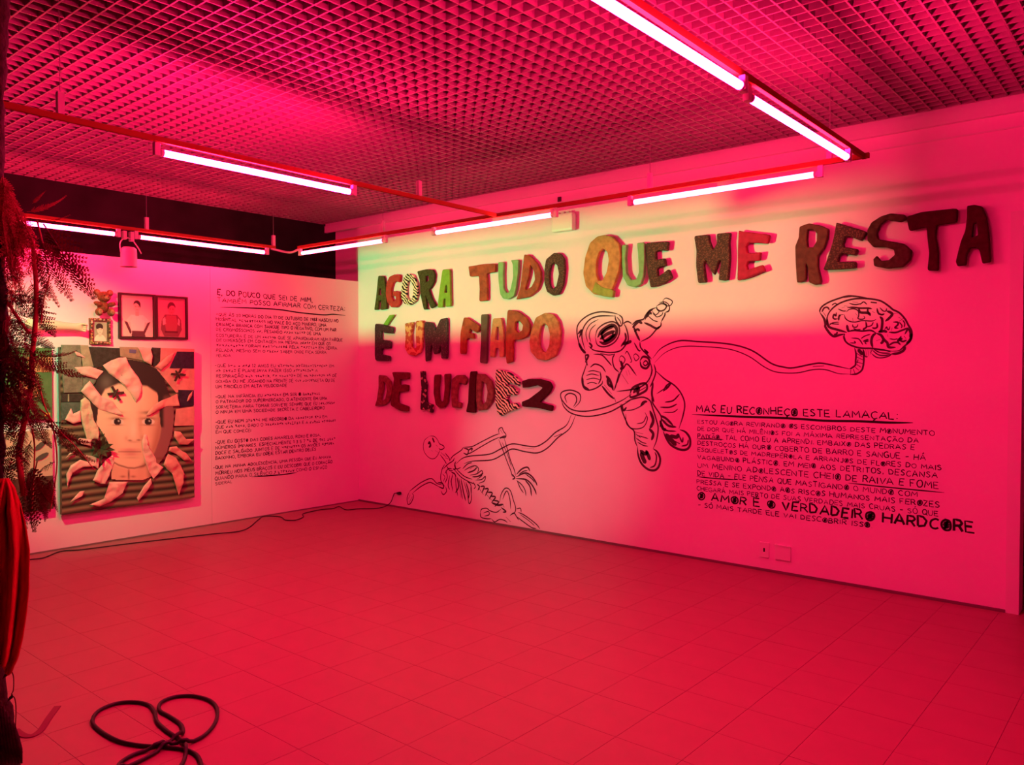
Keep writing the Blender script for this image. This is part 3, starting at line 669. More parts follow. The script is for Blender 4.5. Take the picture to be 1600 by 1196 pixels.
# --- paragraphs on the partition
par = empty('wall_text'); tag(par, 'dark handwritten list on the partition headed E, DO POUCO QUE SEI DE MIM', 'wall text')
S_ = 7.442
k1 = lambda x, y: (330 + x / S_, 445 + y / S_)
k2 = lambda x, y: (330 + x / S_, 560 + y / S_)
k3 = lambda x, y: (330 + x / S_, 650 + y / S_)
LL = [
 (k1, 'E, DO POUCO QUE SEI DE MIM,', (65,118), (1185,205), 60, 48, .15), (k1, 'TAMBÉM POSSO AFIRMAR COM CERTEZA:', (65,200), (1560,308), 48, 50, .13),
 (k1, '-QUE ÀS 20 HORAS DO DIA 17 DE OUTUBRO DE 1988 NASCEU NO', (55,360), (1480,440), 34, 36, .17),
 (k1, 'HOSPITAL ~~~~~~~~~~~ NO VALE DO AÇO MINEIRO, UMA', (55,418), (1340,490), 34, 36, .17),
 (k1, 'CRIANÇA BRANCA COM SANGUE TIPO O NEGATIVO, COM UM PAR', (55,478), (1455,545), 34, 36, .16),
 (k1, 'DE CROMOSSOMOS ~~, PESANDO ~~~~ ~~~~~ DE UMA', (55,535), (1275,590), 33, 35, .15),
 (k1, 'COSTUREIRA E DE UM ~~~~~~ QUE SE APAIXONARAM NUM PARQUE', (55,605), (1530,663), 32, 36, .13),
 (k1, 'DE DIVERSÕES EM CONTAGEM NA MESMA ~~~~~ EM QUE OS', (60,660), (1390,705), 32, 34, .14),
 (k1, '~~~~~~~~~~ FORAM ~~~~~~~~~~ PELA ~~~~~~~ EM SERRA', (55,718), (1465,757), 32, 33, .15),
 (k1, 'PELADA, MESMO SEM O ~~~~~ SABER ONDE FICA SERRA', (55,778), (1340,805), 32, 32, .14), (k1, 'PELADA.', (55,840), (240,842), 30, 30, .14),
 (k2, '-QUE ~~~ ~ ~~~ 12 ANOS EU ~~~~~~~ ~~~~~~~~~~~~~~ EM', (40,103), (1430,106), 34, 32, .14),
 (k2, '~~ ~~~~~ E PLANEJAVA FAZER ISSO ~~~~~~~~~ A', (50,163), (1240,158), 34, 32, .14),
 (k2, 'RESPIRAÇÃO ~~~ ~~~~~~, ~~ ~~~~~~~ DE ~~ ~~~~~~~ ~~ DE', (55,226), (1460,217), 34, 32, .14),
 (k2, 'GOIABA OU ME JOGANDO NA FRENTE DE ~~~ ~~~~~~~ETA OU DE', (50,286), (1440,274), 34, 34, .14),
 (k2, 'UM TRICICLO EM ALTA VELOCIDADE', (50,350), (880,332), 34, 34, .16),
 (k2, '-QUE NA INFÂNCIA EU ~~~~~~~ EM SER O ~~~~~~~~', (45,466), (1270,428), 34, 33, .16),
 (k2, 'O PATINADOR DO SUPERMERCADO, O ATENDENTE EM UMA', (50,524), (1350,482), 34, 33, .16),
 (k2, 'SORVETERIA PARA TOMAR SORVETE SEMPRE QUE EU ~~~~~~~~', (50,588), (1440,537), 34, 33, .15),
 (k2, 'O NINJA EM UMA SOCIEDADE SECRETA E CABELEIREIRO', (50,645), (1320,594), 34, 33, .16),
 (k3, '-QUE EU NEM ~~~~~~ ME RECORDO DA ~~~~~~~~ ~~~ EM', (45,92), (1350,25), 36, 32, .16),
 (k3, 'QUE ~~~ ~~~~, DADO O ~~~~~~~~ ~~~~~~~ E A ~~~~~ ~~~~~~~', (50,152), (1450,72), 36, 32, .15), (k3, 'EM QUE COMECEI', (50,207), (465,186), 34, 32, .14),
 (k3, '-QUE EU GOSTO DAS CORES AMARELO, ROXO E ROSA,', (40,328), (1275,238), 36, 32, .16),
 (k3, 'NÚMEROS ÍMPARES, ESPECIALMENTE 1 3 5 7 ~~ DE ~~~ ~~~~', (45,392), (1445,284), 36, 34, .16),
 (k3, 'DOCE E SALGADO JUNTOS E DE ~~~~~~~~ OS AVIÕES ~~~~~~', (45,452), (1430,338), 36, 34, .16),
 (k3, 'BAIXINHO, EMBORA EU ODEIE ESTAR DENTRO DELES', (45,512), (1220,404), 36, 34, .16),
 (k3, '-QUE NA MINHA ADOLESCÊNCIA, UMA PESSOA QUE EU AMAVA', (20,622), (1395,490), 36, 32, .16),
 (k3, 'MORREU NOS MEUS BRAÇOS E EU DESCOBRI QUE O CORAÇÃO', (45,688), (1410,550), 38, 34, .16),
 (k3, 'QUANDO PARA O SILÊNCIO ~ ~~~~~~~ COMO O ESPAÇO', (40,752), (1350,612), 40, 34, .14), (k3, 'SIDERAL', (45,808), (245,780), 34, 32, .15),
]
INK2 = mat('brown_marker_ink', (0.06, 0.03, 0.035), 0.85, 0.1)
for kf, txt, a, b, h0, h1, wd in LL:
    pa, pb = kf(*a), kf(*b)
    H0 = LWU(pa[0], pa[1] - h0 / S_)[1] - LWU(*pa)[1]; H1 = LWU(pb[0], pb[1] - h1 / S_)[1] - LWU(*pb)[1]
    text_line(txt, LWU(*pa), LWU(*pb), H0, H1, 'left', wd * 1.2, 0.05, par, m=INK2 if h0 < 45 else INK)
for kf, pts, wd in ((k1, [(105,262),(450,272),(780,290),(1020,325),(1300,352),(1420,345),(1560,360)], .013), (k3, [(470,712),(700,695),(850,682),(995,660)], .012)):
    ink = Ink(); ink.stroke([LWU(*kf(*p)) for p in spline(pts, 5)], wd); ink.build('underline', INK, 'left', par)


# --- drawings
def drawing(name, label, cat, C, parts):
    ox, oy, s = C
    r = empty(name); tag(r, label, cat, 'line drawings on the wall')
    for pn, strokes in parts:
        ink = Ink()
        for st in strokes:
            wd, pts = st[0], st[1:]
            ink.stroke([RWU(ox + x / s, oy + y / s) for x, y in (spline(pts, 5) if len(pts) > 2 else pts)], wd)
        ink.build(pn, INKD, 'right', r, off=0.0014)
    return r


a_ = .0125; t_ = .0085; k_ = .019
drawing('astronaut_drawing', 'black line drawing of a floating astronaut on the wall', 'drawing', (860, 450, 3.858), [
 ('helmet', [[a_,(205,400),(175,340),(160,260),(175,210),(230,165),(300,145),(370,150),(410,160)], [a_,(210,375),(190,300),(200,240),(240,190),(300,170),(390,170)],
   [t_,(225,330),(215,270),(240,220),(290,190)], [t_,(245,330),(235,290),(245,250),(275,220)], [a_,(270,300),(285,250),(330,215),(380,205),(412,230),(415,280),(385,330),(330,355),(285,345),(270,300)],
   [k_*1.6,(285,300),(310,260),(370,225),(400,250),(385,300),(330,335),(295,325)], [k_*1.6,(300,310),(340,280),(390,260)], [k_*1.4,(320,330),(360,300),(395,280)], [k_*1.4,(300,285),(340,250),(385,230)],
   [k_,(340,240),(310,280),(330,320),(370,300),(380,260)], [a_,(410,160),(432,180),(435,215),(420,230),(395,195),(390,165)], [t_,(400,175),(420,200),(425,220)], [a_,(230,350),(260,375),(310,385),(370,390),(420,380),(450,350),(470,310),(460,250),(440,210)],
   [k_,(425,355),(455,310),(450,270)], [k_*1.3,(170,330),(190,370),(215,395)], [k_,(165,280),(190,255),(175,300)], [k_,(232,330),(250,350),(240,365)], [k_*1.4,(435,340),(470,330),(490,320)]]),
 ('raised_arm', [[a_,(440,215),(465,203),(490,215)], [a_,(490,225),(520,200),(560,190),(575,165),(600,135),(640,118)], [k_,(500,230),(520,280),(540,320)], [k_*1.3,(495,240),(530,205),(555,215)], [k_,(505,265),(525,250),(540,260)], [a_,(545,325),(600,295),(640,250),(665,230),(668,205)],
   [k_,(565,210),(600,225),(640,245),(665,230)], [a_,(570,195),(590,150),(620,130)], [a_,(668,205),(690,165),(690,150)], [t_,(615,140),(630,165),(655,145),(640,125)], [t_,(590,170),(620,195),(650,205)], [k_,(580,180),(600,150),(610,160)]]),
 ('glove', [[a_,(640,110),(670,95),(700,105),(690,130),(665,140),(645,130),(640,110)], [t_,(680,72),(700,62),(735,80),(725,105),(700,108),(682,90),(680,72)], [t_,(655,90),(690,85),(715,105),(715,135),(690,150)], [t_,(720,115),(715,140),(695,148)], [t_,(625,150),(640,175),(670,165),(680,145)]]),
 ('torso', [[a_,(210,400),(215,440),(225,470)], [k_,(212,405),(230,410),(210,450)], [a_,(260,400),(310,405),(345,440),(370,470)], [t_,(300,395),(350,405),(390,400)], [a_,(390,395),(375,430),(385,480),(415,510)], [a_,(540,325),(545,360),(580,400),(610,430)], [a_,(505,330),(530,375),(545,380)],
   [t_,(450,400),(465,385),(490,440),(480,450)], [t_,(500,410),(515,398),(535,420),(515,440),(500,410)], [k_,(540,440),(560,415),(590,425),(598,455),(580,485),(550,475),(540,440)], [a_,(558,455),(575,440),(588,455),(572,470),(558,455)], [t_,(415,425),(430,410),(450,430),(440,455),(420,445),(415,425)],
   [a_,(440,490),(465,460),(520,530)], [a_,(430,520),(470,580)], [t_,(455,500),(465,530)], [t_,(470,495),(480,525)], [a_,(415,510),(400,570),(385,620)], [k_*1.4,(425,440),(435,480),(420,490)], [a_,(440,480),(420,520),(400,580)], [a_,(600,440),(612,500),(590,560),(540,600),(480,615),(400,625)],
   [k_,(480,640),(500,600),(570,575),(580,615),(520,650),(485,660),(480,640)], [k_*1.6,(500,635),(530,600),(525,645)], [k_*1.4,(540,620),(575,600)], [a_,(625,460),(635,510),(615,570),(600,600)], [t_,(618,490),(612,530)], [t_,(600,560),(585,590)], [k_,(565,370),(590,395),(575,380)]]),
 ('bent_arm', [[a_,(225,440),(205,500),(190,550),(200,600),(230,617),(275,605),(310,580),(315,560)], [k_,(195,540),(200,590),(235,615)], [a_,(240,480),(270,460),(310,475),(335,510)], [t_,(225,505),(260,500),(300,510)], [t_,(215,530),(250,520),(295,530)], [t_,(215,555),(260,545),(300,555)], [t_,(220,580),(250,570),(285,580)], [a_,(300,505),(305,545),(290,580)], [k_*1.3,(335,530),(360,560),(380,620)], [k_*1.3,(345,545),(350,580),(375,600)], [k_,(310,590),(350,640),(385,670)], [a_,(325,585),(370,640)], [k_,(385,660),(395,690)]]),
 ('legs', [[a_,(420,700),(435,750),(470,830),(505,865),(510,920),(525,960)], [k_,(430,700),(440,740),(460,720)], [a_,(450,690),(500,670),(560,660),(600,680),(615,720),(640,800),(650,850),(640,920),(620,970)], [t_,(450,740),(500,735),(550,710),(575,690)], [k_,(545,715),(560,690),(585,685)], [k_*1.4,(600,740),(620,800),(600,850)], [k_*1.3,(595,850),(620,880),(610,920)],
   [t_,(455,760),(460,820),(500,850),(560,840),(585,790),(570,750)], [t_,(520,820),(560,810),(580,770)], [a_,(510,870),(560,880)], [t_,(520,890),(560,900),(590,910)], [t_,(515,905),(550,930),(580,940)], [t_,(525,930),(560,950),(590,955)], [k_,(515,880),(545,905)], [k_,(520,910),(560,935)],
   [a_,(610,660),(620,700),(660,760),(670,790),(660,840)], [a_,(635,500),(690,550),(750,590),(790,640),(810,700),(800,770),(775,850)], [k_,(620,570),(612,640),(625,690)], [t_,(640,640),(700,600),(725,580)], [a_,(680,625),(700,590),(725,575),(710,600),(680,625)], [a_,(690,690),(740,680),(780,640)], [a_,(660,720),(720,720),(765,700)], [t_,(680,750),(740,750),(770,730)],
   [k_,(665,770),(700,790),(740,830)], [k_,(670,790),(710,830),(760,840)], [a_,(670,830),(700,860),(760,865)], [t_,(690,800),(720,815)], [k_*1.3,(660,800),(680,850),(700,855)]]),
 ('boots', [[k_,(525,960),(530,1010),(550,1060),(590,1095),(630,1100),(655,1075),(662,1030),(645,990),(620,970)], [a_,(600,1085),(630,1070),(640,1020),(630,990)], [k_*2,(545,990),(560,1030),(575,1060)], [k_*1.6,(575,980),(590,1010),(600,1040)], [k_*1.6,(540,980),(570,1000),(590,990)],
   [k_,(680,865),(700,910),(730,950),(780,975),(820,975),(842,950),(840,905),(815,870),(780,855)], [k_*2,(695,880),(730,920),(760,950)], [k_*1.6,(720,890),(760,900),(775,880)], [k_*1.6,(740,920),(780,940)], [a_,(775,890),(795,930),(800,900)], [a_,(790,955),(825,945),(832,915)]]),
])
a_, t_, k_ = .0105, .0075, .015
drawing('skeleton_drawing', 'black line drawing of a sprawling skeleton low on the wall', 'drawing', (620, 560, 3.986), [
 ('skull', [[t_,(205,485),(175,510),(165,550),(175,590),(205,622),(235,625),(258,600),(270,565)], [t_,(205,485),(235,488),(255,510),(265,530),(290,545)], [k_*1.7,(195,535),(205,525),(210,545),(200,555)], [k_*1.4,(222,495),(230,515),(235,525)], [k_,(245,540),(255,550)], [a_,(265,535),(290,545),(295,560),(275,570),(262,560)], [t_,(240,575),(262,590)], [t_,(215,575),(225,580)], [a_,(255,600),(270,580)]]),
 ('spine', [[k_,(275,585),(285,600)], [k_,(285,595),(300,605)], [k_,(290,605),(310,615)], [k_,(300,620),(322,628)], [a_,(270,600),(300,640),(310,660)], [a_,(300,590),(325,620),(330,640)],
   [a_,(475,770),(490,800),(480,815)], [k_,(500,785),(515,800),(505,825)], [k_,(520,800),(545,800),(530,840)], [k_,(545,815),(570,815),(550,860)], [k_,(565,835),(595,840),(575,880)], [k_,(580,860),(615,865),(590,900)], [k_,(600,885),(635,895),(610,925)], [k_*1.3,(515,815),(540,850)], [k_*1.3,(560,850),(590,885)], [k_*1.3,(590,900),(630,915),(665,910)]]),
 ('ribs', [[a_,(355,690),(400,740),(450,770),(490,785)], [a_,(370,690),(420,735),(470,755)], [k_,(340,710),(360,720),(370,740)], [a_,(410,690),(440,660),(470,650)], [a_,(420,700),(455,680),(490,670),(510,690),(500,720)], [k_,(440,715),(480,700),(500,680)], [a_,(455,730),(500,720),(530,700),(530,730),(500,755)], [k_,(470,740),(510,735),(540,715)], [a_,(490,760),(530,755),(552,735),(545,765),(510,780)], [k_,(455,690),(480,675)], [a_,(350,720),(340,770),(350,830)], [a_,(365,730),(370,800),(380,860)], [k_,(375,740),(385,800),(365,840)],
   [a_,(385,745),(400,820),(410,880)], [k_,(400,750),(415,830),(430,890)], [a_,(415,760),(440,840),(450,905),(465,880),(460,800)], [k_,(430,770),(450,840),(445,880)], [k_,(390,790),(400,870)], [a_,(330,730),(320,790),(330,820)], [k_,(335,760),(345,810)], [a_,(440,770),(462,790),(465,850)]]),
 ('shoulder', [[a_,(330,640),(350,610),(400,575),(415,555)], [a_,(300,660),(280,700),(275,760),(300,800)], [a_,(290,690),(320,660),(350,640),(360,620)], [a_,(310,670),(330,700),(350,700)], [a_,(300,720),(320,690),(345,690)], [k_,(360,650),(365,690),(350,690)], [a_,(370,640),(360,670),(375,690),(400,680)], [t_,(285,720),(300,740),(290,770)], [a_,(305,700),(315,740),(300,780)]]),
 ('upper_arm', [[a_,(415,555),(470,550),(530,520),(600,485),(640,470)], [a_,(425,600),(460,590),(520,555),(590,515),(645,490)], [k_,(415,560),(445,570),(440,600),(415,590)], [k_,(445,575),(470,560),(465,580)], [a_,(640,475),(635,445),(655,432),(665,455),(680,475),(675,495),(645,495)], [k_,(645,445),(660,470)], [k_,(640,500),(660,490),(680,485)]]),
 ('forearm', [[a_,(635,505),(660,570),(690,650),(710,700),(720,740)], [a_,(670,500),(690,570),(710,640),(730,690),(740,725)], [t_,(655,520),(690,600),(715,680)], [k_,(715,720),(735,745),(720,755)], [k_,(735,720),(745,740)]]),
 ('hand', [[k_,(745,725),(780,690),(815,680),(830,705)], [a_,(760,725),(790,705),(815,700)], [k_,(745,740),(800,715),(840,735),(865,770),(875,795)], [k_,(740,750),(800,755),(835,780),(860,820),(870,850)], [a_,(745,760),(780,790),(800,825),(805,858)], [a_,(750,765),(770,810),(790,840)], [k_,(800,760),(830,800),(840,860)], [a_,(800,720),(840,750),(860,775)]]),
 ('other_arm', [[a_,(285,790),(250,780),(215,750),(160,770),(110,805),(80,830)], [a_,(270,805),(225,780),(200,775),(150,800),(100,840)], [k_,(255,775),(285,780),(290,810),(260,800)], [a_,(80,830),(65,870),(70,910),(90,900),(105,860),(95,840)], [k_,(70,880),(85,850)], [k_,(78,900),(98,862)], [a_,(275,825),(290,850),(310,830),(305,800)]]),
 ('pelvis', [[a_,(640,900),(650,850),(670,815),(690,810),(710,830),(725,880),(740,930),(735,960),(705,980)], [a_,(660,880),(675,840),(690,830),(705,880),(710,940)], [k_,(650,930),(680,955),(660,960)], [k_,(660,910),(670,930)], [a_,(520,960),(530,940),(560,935),(580,950),(620,960),(650,940)], [a_,(520,960),(525,990),(560,1000),(590,1000)], [a_,(540,965),(570,955),(575,975),(545,985)], [a_,(590,1000),(610,1020),(640,1005),(670,1010),(690,1025)], [k_,(680,990),(710,1020)], [a_,(705,980),(730,965),(745,985),(760,1010)]]),
 ('thigh', [[a_,(745,940),(770,935),(775,960)], [a_,(755,960),(790,975),(840,1010),(875,1040),(892,1065)], [a_,(745,985),(790,1020),(840,1055),(870,1062)], [t_,(770,975),(820,1010),(860,1045)]]),
])
a_, t_, k_ = .0120, .0080, .017
drawing('brain_drawing', 'black line drawing of a brain at the right of the wall', 'drawing', (1280, 460, 9.2), [
 ('outline', [[a_,(120,470),(115,340),(160,240),(260,150),(400,90),(560,62),(720,66),(880,95),(1000,170),(1060,220),(1150,265),(1230,350),(1280,440),(1325,520),(1330,600),(1300,680),(1220,750),(1150,810),(1050,820)], [a_,(15,270),(10,230),(50,170),(150,110),(300,55),(420,25),(560,35),(720,60)], [k_,(15,270),(70,350),(90,430),(90,470),(150,560),(210,605),(280,590),(370,570)],
   [k_,(110,330),(125,440),(160,480),(260,510),(400,550)], [a_,(40,260),(70,200),(120,190),(150,230)], [a_,(60,260),(100,320)], [k_,(1040,860),(1130,850),(1210,810),(1240,750)], [a_,(370,570),(355,620),(390,690),(470,740),(600,775),(760,780),(900,800),(1050,820)], [k_,(360,600),(380,660)], [k_,(1330,560),(1310,650),(1250,720)], [k_,(1030,200),(1060,220)], [k_,(350,50),(500,30)]]),
 ('folds', [[a_,(400,190),(500,190),(590,200),(700,200),(760,210)], [k_,(570,200),(590,260),(700,270),(740,310)], [a_,(700,200),(700,250),(740,290)], [t_,(390,260),(430,220),(500,210),(560,240),(570,300),(560,350),(620,360),(655,340),(640,310)], [t_,(360,290),(380,350),(440,390),(520,400),(620,380),(760,385),(820,360)], [k_,(280,300),(350,290)], [a_,(280,380),(285,320),(310,295)], [a_,(245,260),(240,310),(215,290),(200,330),(220,355),(270,355)],
   [t_,(150,420),(250,430),(290,430)], [t_,(140,450),(200,410),(290,400)], [k_,(400,440),(410,500),(430,545)], [a_,(410,540),(500,520),(620,530),(740,520),(820,560)], [a_,(670,390),(680,470),(640,500),(650,520)], [t_,(680,470),(750,450),(780,400)], [t_,(480,430),(490,470),(540,470),(560,430)], [t_,(490,490),(540,510),(600,505)], [a_,(760,480),(800,490),(835,470),(830,410)], [k_,(870,320),(905,360),(905,450),(890,520),(850,545)],
   [a_,(830,200),(850,270),(900,295),(940,280)], [k_,(850,290),(920,290)], [t_,(870,190),(920,240),(960,240),(970,200)], [k_,(970,240),(1020,260),(1050,290),(1000,350),(950,390)], [t_,(1060,280),(1150,270)], [a_,(1060,400),(1130,405),(1130,440),(1090,480),(1140,490)], [a_,(1150,390),(1220,340)], [t_,(1150,400),(1190,450),(1180,490)], [t_,(1200,370),(1230,420),(1220,480)], [k_,(850,545),(930,530),(980,545)], [a_,(1000,545),(1100,550),(1200,515),(1290,480)], [t_,(940,510),(970,470),(980,500),(1000,510),(1020,460)], [t_,(1040,530),(1050,480)],
   [k_,(820,560),(770,600),(750,680),(770,770)], [k_,(820,560),(890,590),(930,650),(980,700),(1000,760),(1100,765)], [a_,(1000,740),(1060,700),(1130,695),(1170,730)], [k_,(1130,690),(1150,650),(1200,640)], [a_,(1180,600),(1160,650),(1200,680),(1260,660)], [a_,(1230,580),(1280,500),(1310,560),(1300,620)], [a_,(1220,600),(1250,640)], [t_,(460,630),(560,640),(600,680),(630,730)], [t_,(600,640),(660,600),(740,575)], [a_,(630,680),(680,660),(710,650)], [t_,(680,720),(660,690),(720,670)], [t_,(500,670),(520,700),(440,700)], [t_,(820,670),(880,650)], [k_,(920,650),(910,690),(880,710)], [t_,(980,580),(990,610)], [t_,(1010,640),(1080,650),(1130,640)], [k_*2,(740,115),(830,125)], [t_,(430,130),(520,150),(620,130)], [t_,(480,110),(560,120)], [t_,(590,150),(640,110),(690,150)], [t_,(360,160),(420,180)], [t_,(270,210),(340,240),(390,240)], [t_,(180,160),(230,130),(260,160)], [t_,(320,200),(370,180)], [a_,(210,580),(250,570),(260,540)], [t_,(1140,330),(1180,350)], [k_,(480,740),(600,770)], [t_,(480,340),(490,390)], [t_,(520,270),(550,310)], [t_,(760,250),(800,265)]]),
 ('cerebellum', [[t_,(750,850),(820,905),(900,915),(1000,890),(1050,850)], [t_,(760,800),(850,870),(950,880),(1030,860)], [t_,(780,790),(880,840),(1020,850)], [t_,(830,790),(930,800),(1030,830)], [t_,(640,800),(660,890),(700,900)], [t_,(670,790),(680,890)], [t_,(700,790),(710,890)], [t_,(730,790),(740,870)], [k_,(740,850),(760,790)]]),
 ('stem', [[a_,(510,770),(530,860),(525,960),(520,1020),(470,1060),(440,1075)], [a_,(630,780),(640,880),(640,980),(620,1080),(570,1130),(520,1150),(440,1155)], [k_,(550,800),(620,830)], [k_*1.4,(560,790),(600,840),(630,870)], [k_,(540,850),(620,900)], [k_,(535,900),(630,945)], [k_,(530,970),(625,1000)], [k_,(540,1010),(600,1050)], [k_,(520,1050),(570,1095)], [k_,(490,1075),(515,1140)], [k_,(455,1085),(450,1150)], [k_*1.4,(560,940),(545,990)]]),
])
ox, oy = 860, 320
drawing('cord_drawing', 'black line drawing of a long cord joining astronaut, brain and skeleton', 'drawing', (0, 0, 1.0), [
 ('cord_to_brain', [[a_,(1020,560),(1034,544),(1060,533),(1090,534),(1140,538),(1175,548),(1205,568),(1225,574),(1240,575),(1270,569),(1285,568),(1310,573),(1328,577)], [t_,(1023,567),(1040,551),(1065,542),(1100,542),(1140,546),(1170,557),(1195,574),(1215,582),(1245,583),(1270,578),(1290,578),(1310,584),(1328,585)], [k_,(1270,573),(1288,572)]]),
 ('cord_to_skeleton', [[a_,(987,616),(970,627),(945,637),(915,643),(893,640),(880,628),(876,618),(880,612),(893,610),(906,616),(906,628),(897,638)], [a_,(988,624),(970,635),(950,645),(920,651),(895,647),(882,637),(877,625)], [a_,(886,630),(883,620),(890,615),(899,618),(901,627),(896,636)],
   [a_,(893,648),(885,665),(868,676),(853,690),(838,698),(822,697),(800,694),(782,702),(765,710),(735,713),(722,717),(712,726)], [a_,(900,648),(890,670),(872,684),(856,700),(840,708),(820,706),(800,702),(785,711),(768,719),(738,721),(725,725)], [k_*1.3,(866,683),(878,678)], [t_,(872,675),(880,668)], [t_,(815,700),(835,702)]]),
])

# ================================================================== LEFT WALL OBJECTS
SL = 6.6667
q1 = lambda x, y: (80 + x / SL, 530 + y / SL)
q2 = lambda x, y: (80 + x / SL, 660 + y / SL)
XP = 0.075                                     # front of the portrait board
pl = lambda p, off=0.0: lw(p[0], p[1], XP + off)
tl_, tr_, bl_, br_ = pl((95, 539)), pl((303, 549)), pl((96, 805)), pl((303, 778))
PY0, PY1 = (tl_[1] + bl_[1]) / 2, (tr_[1] + br_[1]) / 2; PZ0, PZ1 = (bl_[2] + br_[2]) / 2, (tl_[2] + tr_[2]) / 2
port = empty('portrait_collage', (0, (PY0 + PY1) / 2, PZ0)); tag(port, 'large fabric collage portrait of a dark-haired boy on the partition', 'artwork')
PO = port.location
MB(PO).box((XP - 0.045, PY0, PZ0), (XP - 0.003, PY1, PZ1)).build('board', mat('collage_board', (0.25, 0.12, 0.10), 0.8), port)
MB(PO).box((0.002, PY0 + .2, PZ0 + .2), (XP - 0.045, PY0 + .26, PZ1 - .2)).box((0.002, PY1 - .26, PZ0 + .2), (XP - 0.045, PY1 - .2, PZ1 - .2)).build('wall_batten', TRIMM, port)
# ribbed cloth ground: real ridges
vs = []; fs = []; NZ = 260; NY = 10
for i in range(NZ + 1):
    z = PZ0 + (PZ1 - PZ0) * i / NZ
    for j in range(NY + 1):
        y = PY0 + (PY1 - PY0) * j / NY
        vs.append((XP - 0.003 + 0.006 * (0.5 + 0.5 * math.sin(2 * math.pi * (z + 0.01 * math.sin(y * 5)) / 0.062)), y, z))
for i in range(NZ):
    for j in range(NY):
        a = i * (NY + 1) + j; fs.append((a, a + 1, a + NY + 2, a + NY + 1))
me = MB(PO).add(vs, fs).mesh('ribbed_cloth')
ca = me.color_attributes.new('Col', 'FLOAT_COLOR', 'POINT')
for i, v in enumerate(vs):
    s_ = 0.5 + 0.5 * math.sin(2 * math.pi * (v[2] + 0.01 * math.sin(v[1] * 5)) / 0.062)
    c = np.array([0.035, 0.022, 0.016]) * (1 - s_) + np.array([0.24, 0.17, 0.10]) * s_; ca.data[i].color = (*c, 1)
link('ribbed_cloth', me, mat_vcol('striped_cloth', 0.9), port, True)


def relief(name, pts2, off, amp, m, parent, plane=pl, org=(0, 0, 0), cuts=3, nscale=14.0, thick=0.003, seed=0.0, edge=0.0):
    """traced outline -> crumpled cloth piece standing proud of its ground"""
    bm = bmesh.new()
    vs = [bm.verts.new(Vector(plane(p, off)) - Vector(org)) for p in pts2]
    f = bm.faces.new(vs); bmesh.ops.triangulate(bm, faces=[f])
    for _ in range(cuts):
        long_ = [e for e in bm.edges if e.calc_length() > 0.018]
        if long_: bmesh.ops.subdivide_edges(bm, edges=long_, cuts=1); bmesh.ops.triangulate(bm, faces=bm.faces[:])
    for v in bm.verts:
        bd = v.is_boundary
        n = noise.noise(Vector((v.co.x, v.co.y, v.co.z)) * nscale + Vector((seed, seed * 2, 0))) + 0.5 * noise.noise(Vector(v.co) * nscale * 2.3 + Vector((seed, 3, 1)))
        v.co.x += (amp * (0.6 + n) if not bd else amp * edge * (0.5 + n))
    bmesh.ops.recalc_face_normals(bm, faces=bm.faces[:])
    fc = bm.faces[:]
    ext = bmesh.ops.extrude_face_region(bm, geom=fc)
    for v in [g for g in ext['geom'] if isinstance(g, bmesh.types.BMVert)]: v.co.x += thick
    bmesh.ops.recalc_face_normals(bm, faces=bm.faces[:])
    me = bpy.data.meshes.new(name); bm.to_mesh(me); bm.free()
    o = link(name, me, m, parent, True); me.set_sharp_from_angle(angle=math.radians(60)); return o


DEN = mat('grey_green_denim', (0.22, 0.23, 0.17), 0.9, 0.1, var=0.3, vscale=30, bump=0.4, bscale=150)
DEN2 = mat('pale_denim', (0.36, 0.36, 0.24), 0.9, 0.1, var=0.2, vscale=30, bump=0.4, bscale=150)
DARKC = mat('dark_denim', (0.055, 0.05, 0.042), 0.9, 0.1, var=0.3, vscale=30, bump=0.4, bscale=150)
BEIGE = mat('beige_canvas', (0.38, 0.31, 0.20), 0.9, 0.1, var=0.2, vscale=20, bump=0.3, bscale=120)
NAVY = mat('navy_denim', (0.05, 0.03, 0.06), 0.9, 0.1, var=0.3, vscale=30, bump=0.4, bscale=150)
TEAL = mat('teal_denim', (0.10, 0.15, 0.12), 0.9, 0.1, var=0.3, vscale=30, bump=0.4, bscale=150)
PINKC = mat('pink_satin', (0.80, 0.46, 0.40), 0.55, 0.4, var=0.15, vscale=12, bump=0.4, bscale=25)
PINK2 = mat('salmon_satin', (0.72, 0.30, 0.26), 0.55, 0.4, var=0.2, vscale=12, bump=0.4, bscale=25)
patches = [
 (q1, DEN, .006, [(100,60),(300,62),(310,300),(330,555),(130,560),(105,300)]), (q1, DEN2, .009, [(300,62),(385,66),(440,290),(330,300)]), (q1, DARKC, .007, [(385,80),(715,95),(720,200),(560,290),(440,300)]),
 (q1, BEIGE, .009, [(712,82),(962,88),(958,225),(718,180)]), (q1, DARKC, .006, [(1048,88),(1138,92),(1138,250),(1060,295)]), (q1, PINK2, .005, [(1138,92),(1490,105),(1490,530),(1300,560),(1080,295)]),
 (q1, NAVY, .010, [(1312,130),(1486,132),(1486,308),(1232,305)]), (q1, NAVY, .008, [(1322,530),(1484,534),(1486,690),(1332,714)]), (q1, DARKC, .008, [(104,575),(330,575),(330,655),(104,655)]), (q1, TEAL, .006, [(104,660),(300,660),(300,820),(104,850)]),
 (q1, PINK2, .008, [(1300,730),(1490,702),(1490,900),(1280,905)]), (q1, DEN, .005, [(330,300),(470,290),(470,440),(400,520),(330,555)]),
]
for kf, mm, off, pts in patches:
    relief('fabric_patch', [kf(*p) for p in pts], off, 0.004, mm, port, org=PO, cuts=3, seed=random.random() * 9)
relief('belt_loop', [q1(*p) for p in [(172,575),(186,575),(186,652),(172,652)]], .014, .001, DEN2, port, org=PO, cuts=1)
